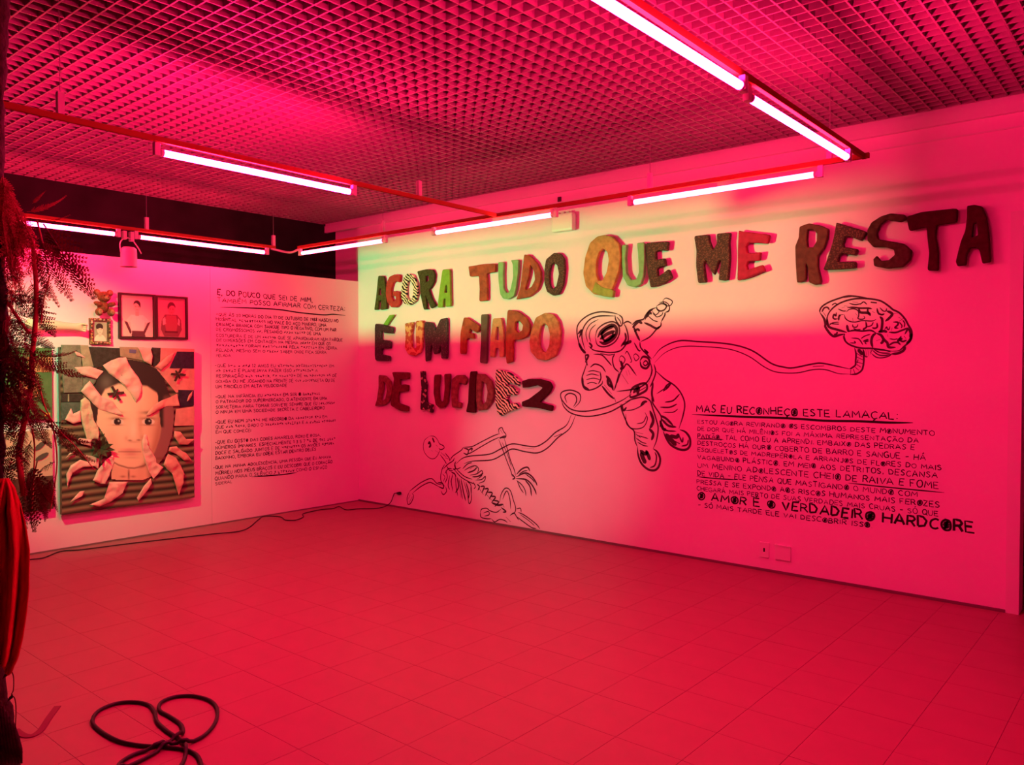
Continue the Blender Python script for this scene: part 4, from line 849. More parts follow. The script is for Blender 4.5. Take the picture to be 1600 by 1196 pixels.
relief('blue_label', [q1(*p) for p in [(815,108),(885,112),(880,150),(812,145)]], .013, .001, mat('blue_label_cloth', (.12, .13, .25), .8), port, org=PO, cuts=1)


# printed head: the picture is a print, one colour per vertex
def G2(x, y, cx, cy, sx, sy): return np.exp(-(((x - cx) / sx) ** 2 + ((y - cy) / sy) ** 2))


def mix(c, col, k): return c * (1 - k[..., None]) + np.array(col) * k[..., None]


def sm(x, a, b): t = np.clip((x - a) / (b - a), 0, 1); return t * t * (3 - 2 * t)


def inside(x, y, poly):
    ins = np.zeros(x.shape, bool); n = len(poly)
    for i in range(n):
        (x0, y0), (x1, y1) = poly[i], poly[(i + 1) % n]
        c = ((y0 > y) != (y1 > y)) & (x < (x1 - x0) * (y - y0) / (y1 - y0 + 1e-9) + x0); ins ^= c
    return ins


def printed(name, poly, paint, plane, off, m, parent, org, step=1.1, thick=0.004):
    xs = [p[0] for p in poly]; yy = [p[1] for p in poly]
    nx = int((max(xs) - min(xs)) / step) + 2; ny = int((max(yy) - min(yy)) / step) + 2
    X, Y = np.meshgrid(np.linspace(min(xs), max(xs), nx), np.linspace(min(yy), max(yy), ny))
    ok = inside(X, Y, poly); C = paint(X, Y)
    idx = -np.ones(X.shape, int); vs = []; cols = []; fs = []
    cell = ok[:-1, :-1] & ok[1:, :-1] & ok[:-1, 1:] & ok[1:, 1:]
    def vid(i, j):
        if idx[i, j] < 0:
            idx[i, j] = len(vs); vs.append(plane((X[i, j], Y[i, j]), off)); cols.append(C[i, j])
        return idx[i, j]
    for i in range(ny - 1):
        for j in range(nx - 1):
            if cell[i, j]: fs.append((vid(i, j), vid(i + 1, j), vid(i + 1, j + 1), vid(i, j + 1)))
    me = MB(org).add(vs, fs).mesh(name)
    ca = me.color_attributes.new('Col', 'FLOAT_COLOR', 'POINT')
    ca.data.foreach_set('color', np.concatenate([np.clip(np.array(cols), 0, 1), np.ones((len(cols), 1))], 1).astype(np.float32).ravel())
    o = link(name, me, m, parent)
    sd = o.modifiers.new('thickness', 'SOLIDIFY'); sd.thickness = thick; sd.offset = 0
    return o


HEAD = [(150.5,593),(161,576.5),(172,569),(185,564),(198.5,561.5),(212,563),(224,566),(245,576.5),(252,585),(258.5,596),(264.5,615.5),(270,622),(272.5,650),(269.5,680),(260,709.5),(249.5,724.5),(240,738),(236,746),(222.5,751.5),(200,751.5),(173,750),(174,736),(176,724.5),(171.5,699),(164,684),(155,669.5),(149,662),(141,645),(138,626),(146,612)]


def paint_head(x, y):
    c = np.ones(x.shape + (3,)) * np.array([0.78, 0.52, 0.36])
    c = mix(c, (0.86, 0.66, 0.46), G2(x, y, 190, 640, 32, 45) * 0.8)
    c = mix(c, (0.55, 0.27, 0.17), sm(x, 215, 262) * 0.65)
    c = mix(c, (0.60, 0.33, 0.22), G2(x, y, 219, 664, 4.5, 20) * 0.75)               # side of the nose
    c = mix(c, (0.50, 0.26, 0.18), G2(x, y, 183.5, 655, 15, 8) * 0.35 + G2(x, y, 232, 656, 14, 8) * 0.4)
    c = mix(c, (0.90, 0.70, 0.52), G2(x, y, 208, 672, 5, 14) * 0.8)
    c = mix(c, (0.52, 0.26, 0.18), G2(x, y, 222, 684, 3.5, 5) * 0.7 + G2(x, y, 197, 685, 3, 4) * 0.45)
    c = mix(c, (0.62, 0.34, 0.24), G2(x, y, 175, 690, 9, 22) * 0.4)
    c = mix(c, (0.45, 0.20, 0.14), G2(x, y, 246, 690, 12, 30) * 0.6)
    # hair
    hl = np.interp(x, [138, 150, 155, 164, 185, 205, 230, 246, 251, 270], [670, 668, 625, 609, 600, 601, 604, 615, 668, 668])
    hair = sm(hl - y, -2.5, 2.5) * (1 - sm(x, 253, 258) * sm(y, 615, 630))
    ear = np.clip(G2(x, y, 262, 655, 9, 40), 0, 1) * sm(y, 618, 625)
    xe = np.interp(y, [600, 655, 685, 705, 722, 735], [254, 254, 249, 242, 233, 222])
    c = mix(c, (0.42, 0.18, 0.12), np.exp(-((x - xe + 3) / 5.0) ** 2) * sm(y, 612, 640) * .8)
    c = mix(c, (0.26, 0.10, 0.10), sm(x - xe, -1.2, 1.8) * sm(y, 612, 622) * (1 - sm(y, 728, 736)))
    hc = np.stack([0.030 + 0 * x, 0.022 + 0 * x, 0.018 + 0 * x], -1)
    hc += 0.10 * np.stack([G2(x, y, 166, 598, 10, 12)] * 3, -1) * np.array([.8, .9, .7])
    c = c * (1 - hair[..., None]) + hc * hair[..., None]
    # eyes
    for ex in (183.5, 231.5):
        ey = 659.3
        c = mix(c, (0.24, 0.12, 0.08), G2(x, y, ex, ey - 4.8, 11.0, 2.2) * 0.95)
        wht = (((x - ex) / 9.8) ** 2 + ((y - ey) / 4.9) ** 2 < 1).astype(float)
        c = mix(c, (0.70, 0.60, 0.50), wht)
        iris = (((x - ex) / 5.6) ** 2 + ((y - ey) / 5.2) ** 2 < 1).astype(float)
        c = mix(c, (0.02, 0.012, 0.01), iris)
        c = mix(c, (0.8, 0.8, 0.75), G2(x, y, ex + 1.8, ey - 1.2, 1.1, 1.1))
        c = mix(c, (0.20, 0.09, 0.06), G2(x, y, ex, ey + 5.2, 9, 1.2) * 0.7)
    c = mix(c, (0.16, 0.08, 0.05), G2(x, y, 233, 645, 12, 2.6) * 0.85 + G2(x, y, 180, 645, 12, 2.4) * 0.7)
    # nose
    c = mix(c, (0.20, 0.08, 0.06), G2(x, y, 203, 688.6, 3.2, 1.3) * 0.9 + G2(x, y, 216.5, 688, 3.2, 1.3) * 0.9)
    c = mix(c, (0.48, 0.24, 0.17), G2(x, y, 209, 691, 9, 2) * 0.5)
    # mouth
    c = mix(c, (0.62, 0.26, 0.22), G2(x, y, 203, 703.2, 16, 2.6) * 0.85 + G2(x, y, 204, 709.8, 13, 3.2) * 0.9)
    c = mix(c, (0.22, 0.07, 0.06), (np.abs(x - 203) < 18) * G2(x, y, 203, 706.2, 30, 0.9) * 0.95)
    c = mix(c, (0.50, 0.27, 0.19), G2(x, y, 205, 715.5, 12, 2) * 0.5)
    # chin line and folded hands
    ch = np.interp(x, [170, 185, 200, 210, 225, 240], [718, 727, 731.5, 732, 728, 716])
    c = mix(c, (0.22, 0.08, 0.06), np.exp(-((y - ch) / 1.4) ** 2) * 0.9 * (x > 172))
    c = mix(c, (0.70, 0.38, 0.27), sm(y - ch, 1.5, 4) * 0.9)
    c = mix(c, (0.15, 0.05, 0.04), G2(x, y, 201, 742, 1.3, 9) * sm(y - ch, 1, 3))
    c = mix(c, (0.30, 0.10, 0.08), (G2(x, y, 192, 745, 4, 1.5) + G2(x, y, 208, 745, 4, 1.5)) * sm(y - ch, 1, 3) * .8)
    c = mix(c, (0.18, 0.06, 0.05), sm(x, 226, 238) * sm(y - ch, 0, 3) * .8)
    return c


VC = mat_vcol('printed_picture')
printed('boy_face', HEAD, paint_head, pl, 0.016, VC, port, PO)
EARF = mat('cream_quilted_cloth', (0.66, 0.52, 0.36), 0.8, 0.2, var=0.15, vscale=20, bump=0.5, bscale=30)
relief('ear_flap', [q1(*p) for p in [(305,640),(350,605),(395,640),(400,760),(440,840),(490,920),(500,1000),(480,1050),(370,1040),(320,880),(300,760)]], .014, .012, EARF, port, org=PO, cuts=4, seed=2)
strips = [
 (q1, PINKC, [(535,275),(620,225),(700,195),(775,190),(800,245),(830,300),(905,400),(945,480),(935,560),(900,640),(880,660),(820,560),(760,490),(700,430),(600,360)]),
 (q1, PINKC, [(305,545),(350,480),(400,435),(445,500),(520,600),(640,650),(690,720),(740,790),(720,800),(600,760),(500,730),(450,690),(375,610)]),
 (q1, PINK2, [(985,800),(1020,740),(1060,690),(1150,640),(1230,610),(1310,570),(1335,700),(1200,700),(1080,760),(1020,800)]),
 (q1, PINKC, [(240,295),(320,290),(400,285),(540,335),(500,380),(470,415),(330,380),(270,340)]), (q1, PINKC, [(140,840),(205,720),(225,780),(300,745),(310,860),(230,885)]),
 (q2, PINKC, [(940,210),(965,130),(990,130),(1000,230),(1085,370),(1090,420),(1165,470),(1110,540),(1065,590),(1020,520),(975,420),(950,300)]),
 (q2, PINK2, [(1165,440),(1215,330),(1300,370),(1350,460),(1385,540),(1370,640),(1330,760),(1300,680),(1300,590),(1250,530),(1200,490)]),
 (q2, PINK2, [(1230,260),(1300,250),(1360,300),(1400,320),(1460,395),(1380,400),(1300,330),(1220,300)]), (q2, PINK2, [(1280,90),(1340,100),(1400,175),(1490,175),(1420,235),(1330,230),(1275,150)]),
 (q2, PINKC, [(430,610),(480,500),(560,400),(640,340),(655,420),(600,560),(560,640),(500,640)]), (q2, PINKC, [(600,625),(700,620),(795,620),(740,740),(620,830),(500,880),(395,860),(470,830),(540,800),(580,720)]),
 (q2, PINKC, [(890,790),(960,670),(1035,585),(1045,640),(1000,710),(960,760),(905,820)]), (q2, PINKC, [(155,540),(200,450),(300,390),(400,420),(480,460),(330,470),(220,530),(190,600),(165,670)]),
 (q2, PINKC, [(195,835),(250,770),(300,720),(345,715),(320,770),(260,800)]), (q2, PINKC, [(240,190),(300,165),(420,180),(410,250),(330,230)]), (q2, PINKC, [(330,340),(420,350),(500,380),(490,490),(400,420)]),
 (q1, PINKC, [(230,120),(300,150),(355,195),(260,170)]), (q1, PINKC, [(900,88),(1030,92),(1055,180),(1040,270),(960,230),(940,150)]), (q1, PINK2, [(1290,130),(1200,180),(1085,290),(1140,330),(1200,280),(1250,230)]),
 (q1, PINK2, [(1410,650),(1430,590),(1470,540),(1465,590),(1430,640)]), (q2, PINKC, [(145,375),(190,320),(240,300),(235,320),(190,345)]),
]
for i, (kf, mm, pts) in enumerate(strips):
    relief('cloth_strip', [kf(*p) for p in pts],   .020, .017, mm, port, org=PO, cuts=4, nscale=11, seed=i * 1.7, edge=0.35)
# two dark winged insects and a dark flower
INS = mat('dark_insect', (0.05, 0.02, 0.015), 0.6)
for (cx, cy), rot in (((180.5, 615), -0.5), ((278, 585.5), 0.5)):
    c = pl((cx, cy), 0.035); r_ = empty('insect_brooch', Vector(c) - PO, port)
    R_ = Matrix.Rotation(rot, 3, 'X')
    MB().ball((0, 0, 0), (0.012, 0.012, 0.045), 8, 6, R_).build('body', INS, r_, True)
    for s_ in (-1, 1):
        for up in (-1, 1):
            q_ = [R_ @ Vector(v) for v in ((0.004, 0, 0.012 * up), (0.008, s_ * 0.05, 0.045 * up), (0.008, s_ * 0.065, 0.03 * up), (0.004, s_ * 0.02, 0.0))]
            MB().add(q_ + [v + Vector((0.003, 0, 0)) for v in q_], [(0, 1, 2, 3), (7, 6, 5, 4), (0, 4, 5, 1), (1, 5, 6, 2), (2, 6, 7, 3), (3, 7, 4, 0)]).build('wing', INS, r_)
FLM = mat('dark_olive_petal', (0.07, 0.055, 0.025), 0.8, var=0.4, vscale=60)
c = Vector(pl((155, 700), 0.03)) - PO; fr = empty('dried_flower', c, port)
for k in range(16):
    a = k * 2.399; rr = 0.03 + 0.045 * (k / 16) * random.uniform(.8, 1.2); up = Vector((0.03 + 0.02 * random.random(), math.cos(a) * rr, math.sin(a) * rr)); sd = Vector((0, -math.sin(a), math.cos(a))) * 0.017
    tip = up * 1.6; q_ = [Vector((0, 0, 0)), up - sd, tip, up + sd]
    MB().add(q_ + [v + Vector((-0.004, 0, 0)) for v in q_], [(0, 1, 2, 3), (7, 6, 5, 4), (0, 4, 5, 1), (1, 5, 6, 2), (2, 6, 7, 3), (3, 7, 4, 0)]).build('petal', FLM, fr)
MB().tube([(0.02, 0.0, 0.03), (0.03, 0.02, 0.08), (0.03, 0.03, 0.12)], [.006, .005, .003], 6).build('stalk', FLM, fr)

# framed pictures
def framed(corners, label, paint, fw=0.018, fm=None, thick=0.03):
    p = [lw(*c, 0.03) for c in corners]                  # tl, tr, br, bl
    y0 = (p[0][1] + p[3][1]) / 2; y1 = (p[1][1] + p[2][1]) / 2; z1 = (p[0][2] + p[1][2]) / 2; z0 = (p[2][2] + p[3][2]) / 2
    r = empty('framed_photograph', (0, (y0 + y1) / 2, z0)); O = r.location
    tag(r, label, 'framed photo', 'framed photographs on the partition')
    fm = fm or mat('dark_brown_frame', (0.05, 0.02, 0.018), 0.5)
    for lo, hi in (((0, y0, z0), (thick, y0 + fw, z1)), ((0, y1 - fw, z0), (thick, y1, z1)), ((0, y0 + fw, z0), (thick, y1 - fw, z0 + fw)), ((0, y0 + fw, z1 - fw), (thick, y1 - fw, z1))):
        MB(O).box(lo, hi).build('frame_rail', fm, r)
    W = y1 - y0 - 2 * fw; Hh = z1 - z0 - 2 * fw
    plane = lambda q, off: np.array([0.014 + off, y0 + fw + W * q[0], z1 - fw - Hh * q[1]])
    printed('print', [(0, 0), (1, 0), (1, 1), (0, 1)], paint, plane, 0.0, VC, r, O, step=0.011, thick=0.002)
    return r


def paint_p1(x, y):
    c = np.ones(x.shape + (3,)) * np.array([0.62, 0.47, 0.40])
    c = mix(c, (0.72, 0.58, 0.48), sm(y, .1, .8))
    arms = np.minimum(np.abs(x - (.28 - .12 * sm(y, .5, .66) + .20 * sm(y, .66, .86))), np.abs(x - (.74 + .12 * sm(y, .5, .66) - .20 * sm(y, .66, .86))))
    torso = inside(x, y, [(.30, .47), (.70, .47), (.74, .6), (.70, .9), (.32, .9), (.28, .6)])
    c = mix(c, (0.82, 0.72, 0.60), torso.astype(float))
    slv = inside(x, y, [(.32, .46), (.16, .62), (.24, .66), (.36, .56)]) | inside(x, y, [(.68, .46), (.90, .62), (.80, .66), (.64, .56)])
    c = mix(c, (0.80, 0.68, 0.56), slv.astype(float))
    glv = inside(x, y, [(.10, .62), (.20, .64), (.33, .88), (.28, .93)]) | inside(x, y, [(.92, .62), (.82, .65), (.68, .88), (.74, .92)])
    c = mix(c, (0.10, 0.03, 0.04), glv.astype(float))
    trou = inside(x, y, [(.34, .85), (.72, .85), (.76, 1), (.32, 1)])
    c = mix(c, (0.12, 0.04, 0.05), trou.astype(float))
    neck = (np.abs(x - .5) < .06) & (y > .36) & (y < .49)
    c = mix(c, (0.60, 0.38, 0.30), neck.astype(float))
    head = ((x - .5) / .10) ** 2 + ((y - .27) / .125) ** 2 < 1
    c = mix(c, (0.66, 0.44, 0.34), head.astype(float))
    hair = (((x - .5) / .115) ** 2 + ((y - .235) / .125) ** 2 < 1) & (y < .185 + 2.2 * (x - .47) ** 2 * 3)
    c = mix(c, (0.05, 0.02, 0.02), hair.astype(float))
    c = mix(c, (0.12, 0.05, 0.04), G2(x, y, .46, .265, .018, .012) + G2(x, y, .54, .265, .018, .012))
    c = mix(c, (0.40, 0.16, 0.14), G2(x, y, .5, .34, .03, .01) * .8)
    return c


def paint_p2(x, y):
    c = np.ones(x.shape + (3,)) * np.array([0.46, 0.22, 0.22])
    body = inside(x, y, [(.28, .42), (.70, .42), (.84, .55), (.86, .80), (.74, .98), (.24, .98), (.12, .80), (.16, .55)])
    c = mix(c, (0.20, 0.06, 0.07), body.astype(float))
    vest = inside(x, y, [(.32, .45), (.66, .45), (.72, .65), (.66, .88), (.32, .88), (.26, .65)])
    c = mix(c, (0.34, 0.09, 0.10), vest.astype(float))
    slv = inside(x, y, [(.18, .55), (.28, .48), (.30, .66), (.20, .70)]) | inside(x, y, [(.74, .5), (.80, .56), (.78, .70), (.72, .66)])
    c = mix(c, (0.60, 0.36, 0.32), slv.astype(float))
    c = mix(c, (0.10, 0.02, 0.03), (np.abs(y - .86) < .02) & (x > .26) & (x < .72))
    head = ((x - .5) / .12) ** 2 + ((y - .29) / .14) ** 2 < 1
    c = mix(c, (0.42, 0.17, 0.16), head.astype(float))
    hair = (((x - .5) / .14) ** 2 + ((y - .23) / .13) ** 2 < 1) & (y < .19 + 4.5 * (x - .53) ** 2)
    c = mix(c, (0.10, 0.03, 0.03), hair.astype(float))
    c = mix(c, (0.12, 0.03, 0.03), G2(x, y, .45, .28, .022, .013) + G2(x, y, .55, .28, .022, .013))
    c = mix(c, (0.25, 0.07, 0.07), G2(x, y, .5, .37, .035, .01) * .8)
    return c


def paint_p3(x, y):
    c = np.ones(x.shape + (3,)) * np.array([0.36, 0.38, 0.26])
    c = mix(c, (0.55, 0.50, 0.36), sm(x, 0.4, 1))
    sh = ((x - .5) / .42) ** 2 + ((y - 1.0) / .36) ** 2 < 1
    c = mix(c, (0.85, 0.78, 0.60), sh.astype(float))
    nk = (np.abs(x - .5) < .10) & (y > .5) & (y < .75)
    c = mix(c, (0.80, 0.62, 0.46), nk.astype(float))
    hd = ((x - .5) / .20) ** 2 + ((y - .42) / .22) ** 2 < 1
    c = mix(c, (0.86, 0.70, 0.52), hd.astype(float))
    hr = (((x - .47) / .25) ** 2 + ((y - .28) / .18) ** 2 < 1) & (y < .33 + .3 * np.abs(x - .52))
    c = mix(c, (0.05, 0.03, 0.025), hr.astype(float))
    c = mix(c, (0.15, 0.08, 0.05), G2(x, y, .42, .41, .035, .02) + G2(x, y, .58, .41, .035, .02))
    c = mix(c, (0.55, 0.25, 0.2), G2(x, y, .5, .55, .05, .015))
    return c


framed([(185, 457), (243, 460.5), (244, 530), (188, 530)], 'dark framed photo of a person in pale shirt with dark gloves', paint_p1)
framed([(243.5, 460.5), (294, 465), (294, 531), (244, 530)], 'dark framed photo at right of the pair, shadowy red figure', paint_p2)
sf = framed([(140.5, 496.5), (174, 498.5), (173, 540), (141.5, 537)], 'small portrait photo in ornate beaded frame under the teddy bear', paint_p3, 0.026, mat('brown_beaded_frame', (0.22, 0.12, 0.06), 0.5, var=.5, vscale=60))
beadm = [mat('gold_bead', (.45, .28, .10), .35, .5), mat('dark_bead', (.10, .05, .03), .4, .5), mat('rose_bead', (.55, .25, .18), .4, .5), mat('pale_bead', (.6, .5, .35), .4, .5)]
bead_me = [MB().ball((0, 0, 0), 0.0085, 8, 6).mesh('bead') for _ in beadm]
for me_, mm in zip(bead_me, beadm):
    me_.materials.append(mm)
    for p_ in me_.polygons: p_.use_smooth = True
zs = [lw(157, 497, .03)[2], lw(157, 538.5, .03)[2]]; yb = [lw(140.5, 517, .03)[1], lw(173.5, 519, .03)[1]]
per = []
Wf, Hf = yb[1] - yb[0], zs[0] - zs[1]
for k in range(11): per += [(yb[0] + Wf * (k + .5) / 11, zs[0] - .012), (yb[0] + Wf * (k + .5) / 11, zs[1] + .012)]
for k in range(1, 13): per += [(yb[0] + .012, zs[1] + Hf * (k + .5) / 14), (yb[1] - .012, zs[1] + Hf * (k + .5) / 14)]
for (y_, z_) in per:
    o = bpy.data.objects.new('bead', random.choice(bead_me)); COL.objects.link(o); o.parent = sf
    o.location = Vector((0.034, y_ + random.uniform(-.004, .004), z_ + random.uniform(-.004, .004))) - sf.location
    s_ = random.uniform(.8, 1.25); o.scale = (s_, s_, s_)

# teddy bear hung on the partition
tc = lw(161, 478, 0.06); ted = empty('teddy_bear', (0.06, tc[1], tc[2])); tag(ted, 'small brown teddy bear hung on the partition above the beaded frame', 'teddy bear')
FUR = mat('brown_plush', (0.27, 0.10, 0.05), 0.95, 0.1, var=0.4, vscale=60, bump=0.8, bscale=120); FUR2 = mat('pale_brown_plush', (0.38, 0.24, 0.13), 0.95, 0.1, var=0.3, vscale=60, bump=0.7, bscale=120)
MB().ball((0, 0, -0.01), (0.045, 0.045, 0.055), 14, 10).build('body', FUR, ted, True)
MB().ball((0.012, 0.005, 0.075), (0.048, 0.054, 0.046), 16, 10).build('head', FUR, ted, True)
MB().ball((0.058, 0.012, 0.066), (0.02, 0.024, 0.018), 10, 8).build('muzzle', FUR2, ted, True)
MB().ball((0.078, 0.014, 0.072), (0.006, 0.008, 0.005), 8, 6).build('nose', INS, ted, True)
for s_ in (-1, 1):
    e_ = MB().ball((0.0, 0.005 + s_ * 0.052, 0.11), (0.018, 0.028, 0.028), 12, 8).build('ear', FUR, ted, True)
    MB().ball((0.014, 0.005 + s_ * 0.052, 0.11), (0.008, 0.018, 0.018), 10, 6).build('inner_ear', FUR2, e_, True)
    MB().ball((0.056, 0.008 + s_ * 0.02, 0.085), 0.0055, 8, 6).build('eye', INS, ted, True)
    MB().ball((0.035, s_ * 0.055, 0.012), (0.022, 0.036, 0.02), 10, 8, Matrix.Rotation(s_ * 0.3, 3, 'X')).build('arm', FUR, ted, True)
    l_ = MB().ball((0.04, s_ * 0.048, -0.055), (0.036, 0.03, 0.034), 12, 8).build('leg', FUR, ted, True)
    MB().ball((0.072, s_ * 0.05, -0.055), (0.008, 0.02, 0.023), 10, 6).build('paw_pad', FUR2, l_, True)

# mannequin forearm with a closed hand reaching out along the wall
SKINW = mat('pale_mannequin_skin', (0.74, 0.56, 0.40), 0.6, 0.3, bump=0.1)
W_ = lambda px, py, x=0.09: Vector(lw(px, py, x))
pts = [W_(38, 505), W_(60, 507), W_(85, 508.5), W_(110, 510.5), W_(118, 511), W_(124, 512)]
rad = [.052, .050, .043, .032, .031, .034]
verts = [tuple(p) for p in pts]; edges = [(i, i + 1) for i in range(5)]; rads = list(rad)
hb = pts[-1]
for k in range(4):                                    # curled fingers
    z0 = hb.z + 0.022 - 0.016 * k; x0 = 0.105
    ch_ = [(x0, hb.y + 0.022, z0), (x0 + .018, hb.y + 0.036, z0 - .001), (x0 + .012, hb.y + 0.050 - .003 * k, z0 - .004), (x0 - .010, hb.y + 0.048 - .003 * k, z0 - .006), (x0 - .014, hb.y + 0.03, z0 - .006)]
    prev = 5
    for q_ in ch_: verts.append(q_); rads.append(.0088); edges.append((prev, len(verts) - 1)); prev = len(verts) - 1
prev = 5
for q_ in [(0.118, hb.y + .005, hb.z + .03), (0.135, hb.y + .025, hb.z + .028), (0.135, hb.y + .043, hb.z + .02)]:
    verts.append(q_); rads.append(.0092); edges.append((prev, len(verts) - 1)); prev = len(verts) - 1
org = Vector((0, hb.y - 0.2, hb.z - 0.05))
me = bpy.data.meshes.new('forearm'); me.from_pydata([tuple(Vector(v) - org) for v in verts], edges, [])
o = link('mannequin_arm', me, SKINW); o.location = org
o.modifiers.new('skin', 'SKIN')
for i, sv in enumerate(me.skin_vertices[0].data): sv.radius = (rads[i], rads[i]); sv.use_root = (i == 0)
sb = o.modifiers.new('smooth', 'SUBSURF'); sb.levels = 2; sb.render_levels = 2
tag(o, 'pale mannequin forearm with closed hand reaching out from the wall', 'arm sculpture')
dg = bpy.context.evaluated_depsgraph_get(); me2 = bpy.data.meshes.new_from_object(o.evaluated_get(dg)); o.modifiers.clear(); o.data = me2
if not me2.materials: me2.materials.append(SKINW)
for p_ in me2.polygons: p_.use_smooth = True

# two collages half hidden behind the fern
y1 = lw(82, 600, .04)[1]
r = empty('green_collage', (0, y1 - .25, 1.08)); tag(r, 'green and orange collage half hidden behind the fern', 'artwork'); O = r.location
MB(O).box((0, y1 - .62, 1.085), (.035, y1, 1.66)).build('board', mat('green_card', (.10, .20, .07), .8, var=.3, vscale=9), r)
pc = [((.0, .38), (.18, .50), (.6, .26, .12)), ((.10, .18), (.26, .36), (.62, .25, .12)), ((.30, .05), (.45, .22), (.5, .12, .12)), ((.02, .02), (.06, .05), (.8, .5, .08)), ((.34, .36), (.5, .52), (.55, .40, .2))]
for i, (a, b, cc) in enumerate(pc):
    MB(O).box((.035, y1 - b[0], 1.085 + a[1]), (.041, y1 - a[0], 1.085 + b[1])).build('paper_cutout', mat('cutout_%d' % i, cc, .7, var=.2), r)
y1b = lw(81, 740, .04)[1]; zb0, zb1 = lw(80, 795, .04)[2], lw(82, 672, .04)[2]
r = empty('leaf_panel', (0, y1b - .25, zb0)); tag(r, 'cream panel with painted leaves and dark lower band behind the fern', 'artwork'); O = r.location
MB(O).box((0.02, y1b - .62, zb0), (.06, y1b, zb1)).build('board', mat('cream_canvas', (.58, .42, .30), .85, var=.12, vscale=6), r)
MB(O).box((.06, y1b - .62, zb0), (.064, y1b, zb0 + .27)).build('dark_band', mat('dark_soil_print', (.10, .05, .035), .9, var=.5, vscale=40), r)
for px, py, a in ((63, 697, .7), (66, 714, .5), (48, 742, 1.3), (30, 715, -.6), (20, 730, .2)):
    c = Vector(lw(px, py, .066)) - O; R_ = Matrix.Rotation(a, 3, 'X'); n = 10
    vs = [c + R_ @ Vector((0, .055 * math.cos(t), .02 * math.sin(t))) for t in np.linspace(0, 2 * math.pi, n, endpoint=False)]
    MB().add([v for v in vs] + [v - Vector((.004, 0, 0)) for v in vs], [tuple(range(n)), tuple(range(2 * n - 1, n - 1, -1))] + [(i, (i + 1) % n, n + (i + 1) % n, n + i) for i in range(n)]).build('painted_leaf', mat('dark_leaf_print', (.08, .07, .06), .8), r)

# ================================================================== SMALL WALL FITTINGS
e0 = rw(880, 348, -.05); r = empty('emergency_light', (e0[0], 0, e0[2])); tag(r, 'white box emergency light on the wall below the rail', 'wall lamp')
MB().box((-.115, -.075, -.078), (.115, -.012, .078)).build('housing', PLASTW, r, bevel=.02)
MB().box((-.09, -.012, -.06), (.09, 0, .06)).build('back_plate', PLASTW, r)
for k in range(3): MB().box((-.07 + .055 * k, -.06, .078), (-.04 + .055 * k, -.03, .092)).build('top_clip', CAPM, r)
s0 = rw(875, 312); r = empty('wall_sensor', (s0[0], 0, s0[2])); tag(r, 'tiny dark sensor on the wall above the emergency light', 'sensor')
MB().box((-.018, -.014, -.022), (.018, 0, .022)).build('case', mat('dark_plastic', (.08, .05, .05), .5), r, bevel=.004); MB().ball((0, -.014, 0), .007, 8, 6).build('lens', BLACKRUB, r, True)
r = empty('wall_socket', (4.692, 0, .157)); tag(r, 'small white wall socket near the floor, left of the blank plate', 'socket')
MB().box((-.036, -.009, -.056), (.036, 0, .056)).build('plate', PLASTW, r, bevel=.003); MB().box((-.006, -.0105, -.014), (.006, -.008, .014)).build('socket_hole', BLACKRUB, r)
r = empty('blank_wall_plate', (4.832, 0, .155)); tag(r, 'square blank white wall plate near the floor', 'wall plate')
MB().box((-.058, -.014, -.052), (.058, 0, .052)).build('plate', PLASTW, r, bevel=.003); MB().box((-.058, -.02, .050), (.058, 0, .056)).build('lid', PLASTW, r)

# power cord along the partition
pc_ = [(-20, 884), (20, 879), (45, 875), (68, 872), (95, 862), (130, 859), (200, 850), (260, 843), (330, 835), (380, 829), (403, 813), (412, 807), (438, 808), (446, 813), (462, 813), (474, 808), (474, 803), (500, 797), (520, 795), (530, 792), (541, 797), (560, 795.5), (583, 795)]
path = []
for p_ in pc_:
    q_ = fl(*p_, 0.006); q_[0] = max(q_[0], 0.022); path.append(q_)
pe = rw(621, 771, -.03)
path += [np.array([.56, -.12, .012]), np.array([.585, -.05, .05]), np.array([.60, -.022, .12]), np.array([.62, -.02, .15]), pe]
pl_ = empty('power_cord', (pe[0], 0, 0)); tag(pl_, 'thin black power cord along the partition, plugged in at the corner', 'cord')
MB((pe[0], 0, 0)).tube(spline(path, 6), .0048, 8).build('cable', BLACKRUB, pl_, True)
MB((pe[0], 0, 0)).tube([pe - np.array([.012, 0, 0]), pe + np.array([.012, .0, 0]), pe + np.array([.024, .006, 0]), pe + np.array([.03, .022, 0])], [.008, .015, .018, .014], 10).build('plug', BLACKRUB, pl_, True)

# thick cable in loops on the floor
cc = lambda x, y: (x / 3.456, 850 + y / 3.456)
cp = [(1120,1290),(1092,1210),(1065,1145),(1000,1112),(890,1098),(760,1090),(640,1065),(540,1010),(500,960),(530,905),(620,865),(720,855),(800,870),(835,910),(848,960),(900,1010),(960,1050),(1000,1090),(1000,1150),(975,1205),(920,1275),(780,1290),(660,1250),(640,1196),(720,1140),(850,1100),(950,1055),(988,1020),(975,975),(920,935),(862,900),(870,858),(940,828),(1040,822),(1130,845),(1172,890),(1165,960),(1110,1030),(1020,1075),(900,1095),(820,1140),(720,1190),(620,1235),(500,1300)]
pth = spline([fl(*cc(*p_), .008) for p_ in cp], 8); hts = np.zeros(len(pth)); done = []
for i, q_ in enumerate(pth):
    z_ = .008
    for j in range(0, i - 12):
        if np.hypot(*(pth[j][:2] - q_[:2])) < .018: z_ = min(max(z_, .0235), .03)
    hts[i] = z_
hs = np.convolve(np.pad(hts, 2, mode='edge'), np.ones(5) / 5, mode='valid'); hs = np.maximum(hs, hts * .97)
o = MB().tube([(q_[0], q_[1], h_) for q_, h_ in zip(pth, hs)], .0078, 10).build('looped_cable', BLACKRUB, None, True)
tag(o, 'thick black cable lying in loops on the floor at the front left', 'cable')

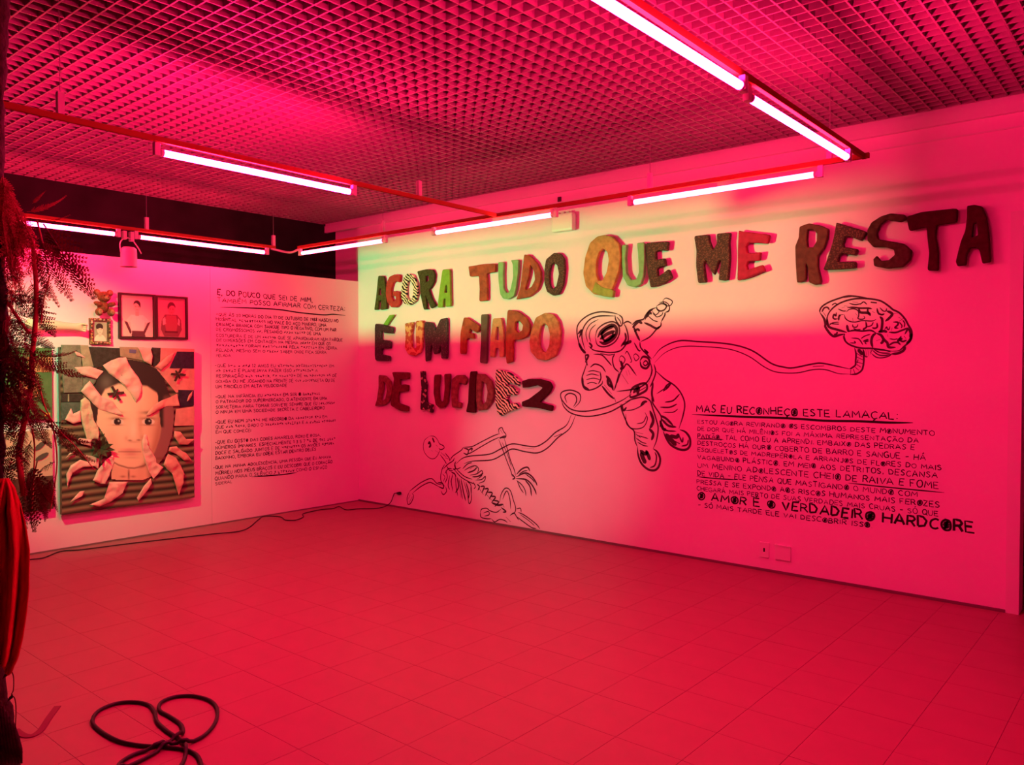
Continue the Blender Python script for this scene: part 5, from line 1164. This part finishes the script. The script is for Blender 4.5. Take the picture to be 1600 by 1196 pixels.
# ================================================================== FERN TREE AT THE LEFT EDGE
FD = 2.92
ft = empty('fern_tree', (dp(-10, 1190, FD)[0], dp(-10, 1190, FD)[1], 0)); FO = ft.location
tag(ft, 'tall dark fern arrangement on a bark post at the left edge', 'fern')
BARK = mat('dark_bark', (0.035, 0.02, 0.015), 0.9, 0.3, var=0.6, vscale=30, bump=1.0, bscale=40)
# trunk: irregular post
tp = [(-26, 1260, .125), (-24, 1196, .115), (-24, 1120, .085), (-26, 1050, .064), (-28, 900, .066), (-26, 700, .068), (-24, 500, .072), (-26, 330, .066), (-26, 170, .066), (-24, 0, .078), (-22, -70, .080)]
pts = [dp(x, y, FD) for x, y, _ in tp]; pts[0] = np.array([pts[0][0], pts[0][1], 0.0])
base_z = [p_[2] for p_ in pts]
pts = spline(pts, 8); rr = np.interp(np.linspace(0, len(tp) - 1, len(pts)), range(len(tp)), [t_[2] for t_ in tp])
mb = MB(FO); mb.tube(pts, list(rr), 24)
mb.v = [tuple(np.array(v) + 0.014 * np.array([noise.noise(Vector(v) * 22), noise.noise(Vector(v) * 22 + Vector((9, 0, 0))), 0]) * (1 if i > 24 else 0)) for i, v in enumerate(mb.v)]
mb.build('trunk', BARK, ft, True)
for k in range(7):                                   # loose strips of bark at the foot
    x0 = 4 + 5 * k
    mb = MB(FO); mb.tube([dp(x0 - 14, 1080 + 8 * k, FD - .05), dp(x0 - 8, 1130 + 4 * k, FD - .06), dp(x0 - 3, 1172, FD - .07), dp(x0, 1193, FD - .06)], [.004, .010, .009, .003], 6); mb.build('bark_strip', BARK, ft, True)
STEM = mat('red_brown_stem', (0.42, 0.10, 0.06), 0.6); FERN = mat('fern_green', (0.15, 0.045, 0.025), 0.7, 0.3, var=0.4, vscale=12)
FERN2 = mat('pale_fern_green', (0.42, 0.10, 0.07), 0.7, 0.3, var=0.4, vscale=12)


def frond_mesh(seed, length=0.42, pinnae=14, width=0.12, droop=0.22, leaflets=9):
    R = random.Random(seed); mb = MB()
    N = 14; rach = []
    for i in range(N + 1):
        t = i / N; rach.append(Vector((length * (t - 0.12 * t * t), 0.02 * math.sin(2.2 * t + seed), -droop * length * t * t * 1.3)))
    mb.tube(rach, [0.0034 * (1 - .75 * i / N) for i in range(N + 1)], 5)
    def at(t):
        f = t * N; i = min(int(f), N - 1); return rach[i].lerp(rach[i + 1], f - i), (rach[i + 1] - rach[i]).normalized()
    gap = 0.88 * length / (pinnae - 1)
    for k in range(pinnae):
        t = 0.10 + 0.88 * k / (pinnae - 1)
        base, tan = at(t)
        w_ = width * (1.06 - t) ** 0.8 * min(1, .55 + 2.5 * t) * R.uniform(.85, 1.12)
        for s_ in (-1, 1):
            d = (tan * R.uniform(.5, .75) + Vector((0, s_, 0)) * 0.85 + Vector((0, 0, -0.25 + R.uniform(-.15, .15)))).normalized()
            nrm = Vector((0, 0, 1)) - d * d.z; nrm.normalize(); side = d.cross(nrm)
            nl = max(4, int(leaflets * (w_ / width) + .5)); lw_ = w_ / nl
            for j in range(nl):
                u0 = j / nl; b = base + d * w_ * u0 + Vector((0, 0, -0.14 * w_ * u0 * u0))
                ll = gap * 0.50 * (1 - u0 ** 1.3) + .0025
                for q in (-1, 1):
                    tip = b + d * (lw_ * 0.9) + side * q * ll + nrm * R.uniform(-.003, .003)
                    b1 = b + d * lw_ * .85
                    mb.add([b, b1, b1.lerp(tip, .55) + d * lw_ * .22, tip, b.lerp(tip, .5) - d * lw_ * .05], [(0, 1, 2, 3, 4)])
    return mb.mesh('frond')


fr_kinds = [frond_mesh(1), frond_mesh(2, .46, 15, .13, .35), frond_mesh(3, .38, 12, .13, .12), frond_mesh(4, .42, 14, .10, .55), frond_mesh(5, .36, 15, .065, .3, 7)]
for me_ in fr_kinds: me_.materials.append(FERN)
pale = frond_mesh(6, .40, 18, .06, .4, 7); pale.materials.append(FERN2)


def frond(a, b, kind, da=0.0, db=0.0, roll=0.0, sc=None):
    """place a frond with its root at pixel a, tip at pixel b (depth offsets da, db)"""
    A_ = Vector(dp(*a, FD + da)); B_ = Vector(dp(*b, FD + db)); d = B_ - A_
    me_ = kind if not isinstance(kind, int) else fr_kinds[kind]
    tipv = Vector(me_.vertices[14 * 5].co)           # near the tip of the rachis
    L0 = tipv.length; s_ = d.length / L0
    o = bpy.data.objects.new('frond', me_); COL.objects.link(o); o.parent = ft
    q = tipv.normalized().rotation_difference(d.normalized())
    o.rotation_mode = 'QUATERNION'; o.rotation_quaternion = Matrix.Rotation(roll, 3, d.normalized()).to_quaternion() @ q
    s_ = min(s_, 1.6); o.scale = (s_, s_, s_); o.location = A_ - FO
    return o


FR = [
 # top mass: drooping pale narrow fronds
 ((4, 268), (12, 420), 'p', 0, 0, .2), ((6, 275), (26, 400), 'p', 0, .05, .6), ((8, 285), (38, 410), 'p', 0, .02, 1.0), ((12, 300), (52, 420), 'p', 0, .05, .4), ((16, 310), (62, 395), 'p', .05, .1, .9), ((22, 330), (66, 430), 'p', 0, -.05, .3), ((10, 320), (20, 470), 'p', 0, 0, 1.2), ((18, 350), (34, 480), 'p', 0, .06, .7), ((8, 290), (45, 370), 'p', .02, 0, 1.5), ((14, 330), (58, 375), 'p', 0, .1, .1),
 ((5, 300), (30, 360), 'p', -.05, 0, .8), ((28, 345), (60, 440), 'p', 0, 0, 1.1), ((5, 330), (14, 500), 'p', 0, 0, .1),
 # two pale fronds against the dark wall
 ((42, 330), (104, 306), 'p', 0, .1, 2.4), ((58, 345), (110, 336), 'p', 0, .1, 2.6), ((50, 318), (72, 298), 'p', 0, .1, 2.2),
 # big frond to the right
 ((62, 352), (146, 466), 0, 0, .15, 1.2), ((58, 372), (112, 470), 1, 0, .1, .9), ((66, 380), (132, 430), 2, 0, .1, 1.6), ((60, 390), (78, 470), 3, 0, .05, .8), ((55, 385), (92, 480), 4, 0, .1, 1.0),
 # middle mass
 ((8, 440), (60, 420), 1, 0, 0, 2.0), ((5, 470), (62, 470), 0, 0, .05, 1.8), ((10, 450), (56, 500), 2, 0, .04, 1.3), ((6, 500), (50, 560), 1, 0, -.05, .8), ((12, 520), (30, 620), 3, 0, 0, .6), ((78, 440), (66, 510), 3, .05, .05, .7), ((70, 450), (64, 505), 4, .05, .05, 1.0), ((50, 470), (85, 526), 2, 0, .1, 1.4),
 ((30, 520), (84, 545), 0, 0, .1, 1.5), ((40, 545), (132, 590), 1, 0, .2, 1.7), ((60, 550), (120, 548), 4, 0, .2, 2.1), ((45, 560), (84, 580), 2, 0, .1, 1.2), ((20, 560), (64, 610), 0, 0, 0, 1.0), ((52, 570), (78, 640), 3, 0, .1, .9), ((8, 560), (20, 680), 1, 0, 0, .5), ((6, 600), (50, 660), 2, 0, .05, 1.2), ((30, 600), (78, 660), 4, 0, .1, 1.1),
 ((12, 540), (48, 540), 0, -.05, 0, .8), ((4, 520), (40, 600), 3, 0, 0, 1.4), ((15, 480), (45, 545), 1, .05, .05, .4), ((10, 580), (44, 640), 0, .05, .1, 1.6), ((5, 620), (30, 700), 2, 0, 0, .9), ((10, 500), (24, 580), 4, 0, 0, 1.2),
 # below
 ((60, 640), (80, 700), 4, 0, .1, 1.0), ((64, 650), (142, 692), 1, 0, .2, 1.9), ((90, 672), (148, 722), 4, .1, .25, 1.5), ((88, 668), (122, 690), 4, .1, .2, .8), ((30, 660), (8, 690), 3, 0, 0, .8), ((28, 690), (10, 760), 2, 0, 0, .6), ((32, 700), (4, 720), 4, 0, 0, 1.2), ((44, 670), (38, 740), 3, 0, 0, .9),
 ((52, 690), (44, 760), 4, 0, 0, 1.2), ((54, 720), (52, 830), 0, 0, .05, 1.2), ((56, 740), (84, 790), 1, 0, .05, 1.3), ((54, 745), (40, 840), 3, 0, 0, .7), ((86, 722), (60, 738), 2, .05, .05, 1.0), ((84, 745), (62, 800), 1, .05, .05, 1.1), ((82, 760), (70, 815), 4, .05, .05, .6), ((50, 760), (86, 780), 2, 0, .05, 1.5), ((80, 750), (90, 800), 4, .05, .1, .9),
 ((52, 735), (38, 780), 4, 0, 0, .4), ((56, 770), (74, 810), 0, 0, .05, 1.0),
]
for a, b, k, da, db, ro in FR:
    frond(a, b, pale if k == 'p' else k, da + random.uniform(-.06, .06), db + random.uniform(-.06, .06), ro)
FRR = random.Random(11)
for k in range(18):                                  # fronds on the far and left sides of the post
    y0 = FRR.uniform(320, 640); frond((-40 - FRR.uniform(0, 8), y0), (-40 - FRR.uniform(45, 110), y0 + FRR.uniform(30, 120)), FRR.randrange(5), FRR.uniform(-.05, .15), FRR.uniform(-.15, .35), FRR.uniform(0, 3))
for k in range(26):
    y0 = FRR.uniform(272, 380); x0 = FRR.uniform(2, 6 + (y0 - 270) * .42); frond((x0, y0), (x0 + FRR.uniform(4, 24), y0 + FRR.uniform(55, 110)), pale, FRR.uniform(-.1, .12), FRR.uniform(-.1, .12), FRR.uniform(0, 3))
for k in range(34):
    y0 = FRR.uniform(430, 640); x0 = FRR.uniform(2, 48); frond((x0, y0), (x0 + FRR.uniform(8, 26), y0 + FRR.uniform(15, 65)), FRR.randrange(5), FRR.uniform(-.1, .12), FRR.uniform(-.1, .12), FRR.uniform(0, 3))
for pts, r0, r1 in (([(50, 375), (55, 420), (57, 470), (55, 510), (50, 560), (49, 600), (42, 640), (32, 690), (30, 720), (38, 775)], .008, .0115), ([(62, 640), (78, 655), (86, 685), (89, 720), (86, 755), (78, 800)], .0035, .002), ([(78, 430), (68, 470), (64, 505)], .003, .002), ([(10, 470), (30, 500), (46, 522)], .006, .006),
                    ([(60, 600), (72, 640), (92, 672), (120, 700), (148, 735)], .003, .0015), ([(50, 670), (54, 700), (52, 760), (50, 800)], .0035, .002), ([(58, 345), (70, 395), (76, 430)], .0035, .003)):
    pp = spline([dp(x, y, FD + .02) for x, y in pts], 5)
    MB(FO).tube(pp, list(np.linspace(r0, r1, len(pp))), 8).build('stem', STEM, ft, True)
BUD = mat('red_orange_blossom', (0.75, 0.18, 0.08), 0.6)
for x, y, s_ in ((31, 630, 9), (54, 633, 5), (18, 527, 6), (15, 547, 7), (56, 505, 5)):
    c = Vector(dp(x, y, FD + .03)) - FO; fl_ = empty('blossom', c, ft)
    for k in range(6):
        a = k * 1.047; e = s_ / 1244 * FD * .6
        MB().ball((e * .6 * math.cos(a) * RV[0], e * .6 * math.cos(a) * RV[1], e * .45 * math.sin(a)), (e * .6, e * .6, e * .4), 8, 6).build('petal', BUD, fl_, True)
vp = spline([dp(x, y, FD - .06) for x, y in [(8, 1040), (16, 1046), (21, 1058), (21, 1078), (18, 1086), (23, 1092), (25, 1108), (24, 1140)]], 5)
MB(FO).tube(vp, .0016, 6).build('vine', BARK, ft, True)
for x, y in ((12, 1050), (20, 1085)):
    c = dp(x, y, FD - .06); MB(FO).add([c, c + np.array([-.012, -.008, -.012]), c + np.array([-.02, -.012, -.03]), c + np.array([.0, .0, -.014])], [(0, 1, 2, 3)]).build('vine_leaf', BARK, ft)

# red cloth hanging in front of the post
RED = mat('red_cotton_cloth', (0.60, 0.05, 0.045), 0.85, 0.1, var=0.2, vscale=10, bump=0.3, bscale=60)
NV, NU = 40, 26; prof_y = [748, 765, 785, 820, 860, 920, 960, 1000, 1030, 1048]; prof_x = [12, 24, 32, 41, 47, 46, 42, 36, 28, 18]
vs = []; fs = []
co = Vector(dp(0, 1040, FD - .14))
for i in range(NV + 1):
    y = 748 + 300 * i / NV; xr = np.interp(y, prof_y, prof_x); xl = np.interp(y, [748, 800, 1048], [2, -26, -20])
    for j in range(NU + 1):
        t = j / NU; x = xl + (xr - xl) * t
        dd = FD - .14 + 0.028 * math.sin(t * 17 + 1.2 * math.sin(y / 70)) * min(1, (y - 740) / 60) + 0.015 * math.sin(t * 31 + y / 90) - 0.09 * (1 - t) ** 2 * 0 + .06 * t * t
        vs.append(dp(x, y + (8 * math.sin(t * 9) if i == NV else 0), dd))
for i in range(NV):
    for j in range(NU): a = i * (NU + 1) + j; fs.append((a, a + 1, a + NU + 2, a + NU + 1))
o = MB(co).add(vs, fs).build('red_cloth', RED, None, True); o.location = co
sd = o.modifiers.new('thickness', 'SOLIDIFY'); sd.thickness = 0.004
tag(o, 'red cloth hanging in folds below the fern at the left edge', 'cloth')
# cloth strap on the floor
pp = spline([fl(*p_) for p_ in [(24, 1142), (36, 1150), (50, 1151), (64, 1142), (76, 1124), (90, 1105)]], 6); vs = []
for i, q_ in enumerate(pp):
    tt = pp[min(i + 1, len(pp) - 1)] - pp[max(i - 1, 0)]; n_ = np.array([-tt[1], tt[0], 0]); n_ /= np.linalg.norm(n_); wv = .014
    for s_ in (-1, 1):
        for z_ in (0.0004, .004): vs.append((q_[0] + n_[0] * s_ * wv, q_[1] + n_[1] * s_ * wv, z_))
fs = []
for i in range(len(pp) - 1):
    a, b = 4 * i, 4 * i + 4
    fs += [(a + 1, b + 1, b + 3, a + 3), (a, a + 2, b + 2, b), (a, b, b + 1, a + 1), (a + 2, a + 3, b + 3, b + 2)]
o = MB().add(vs, fs).build('cloth_strap', mat('dull_red_strap', (.22, .10, .10), .9)); tag(o, 'dull red strap curling on the floor beside the bark post', 'strap')
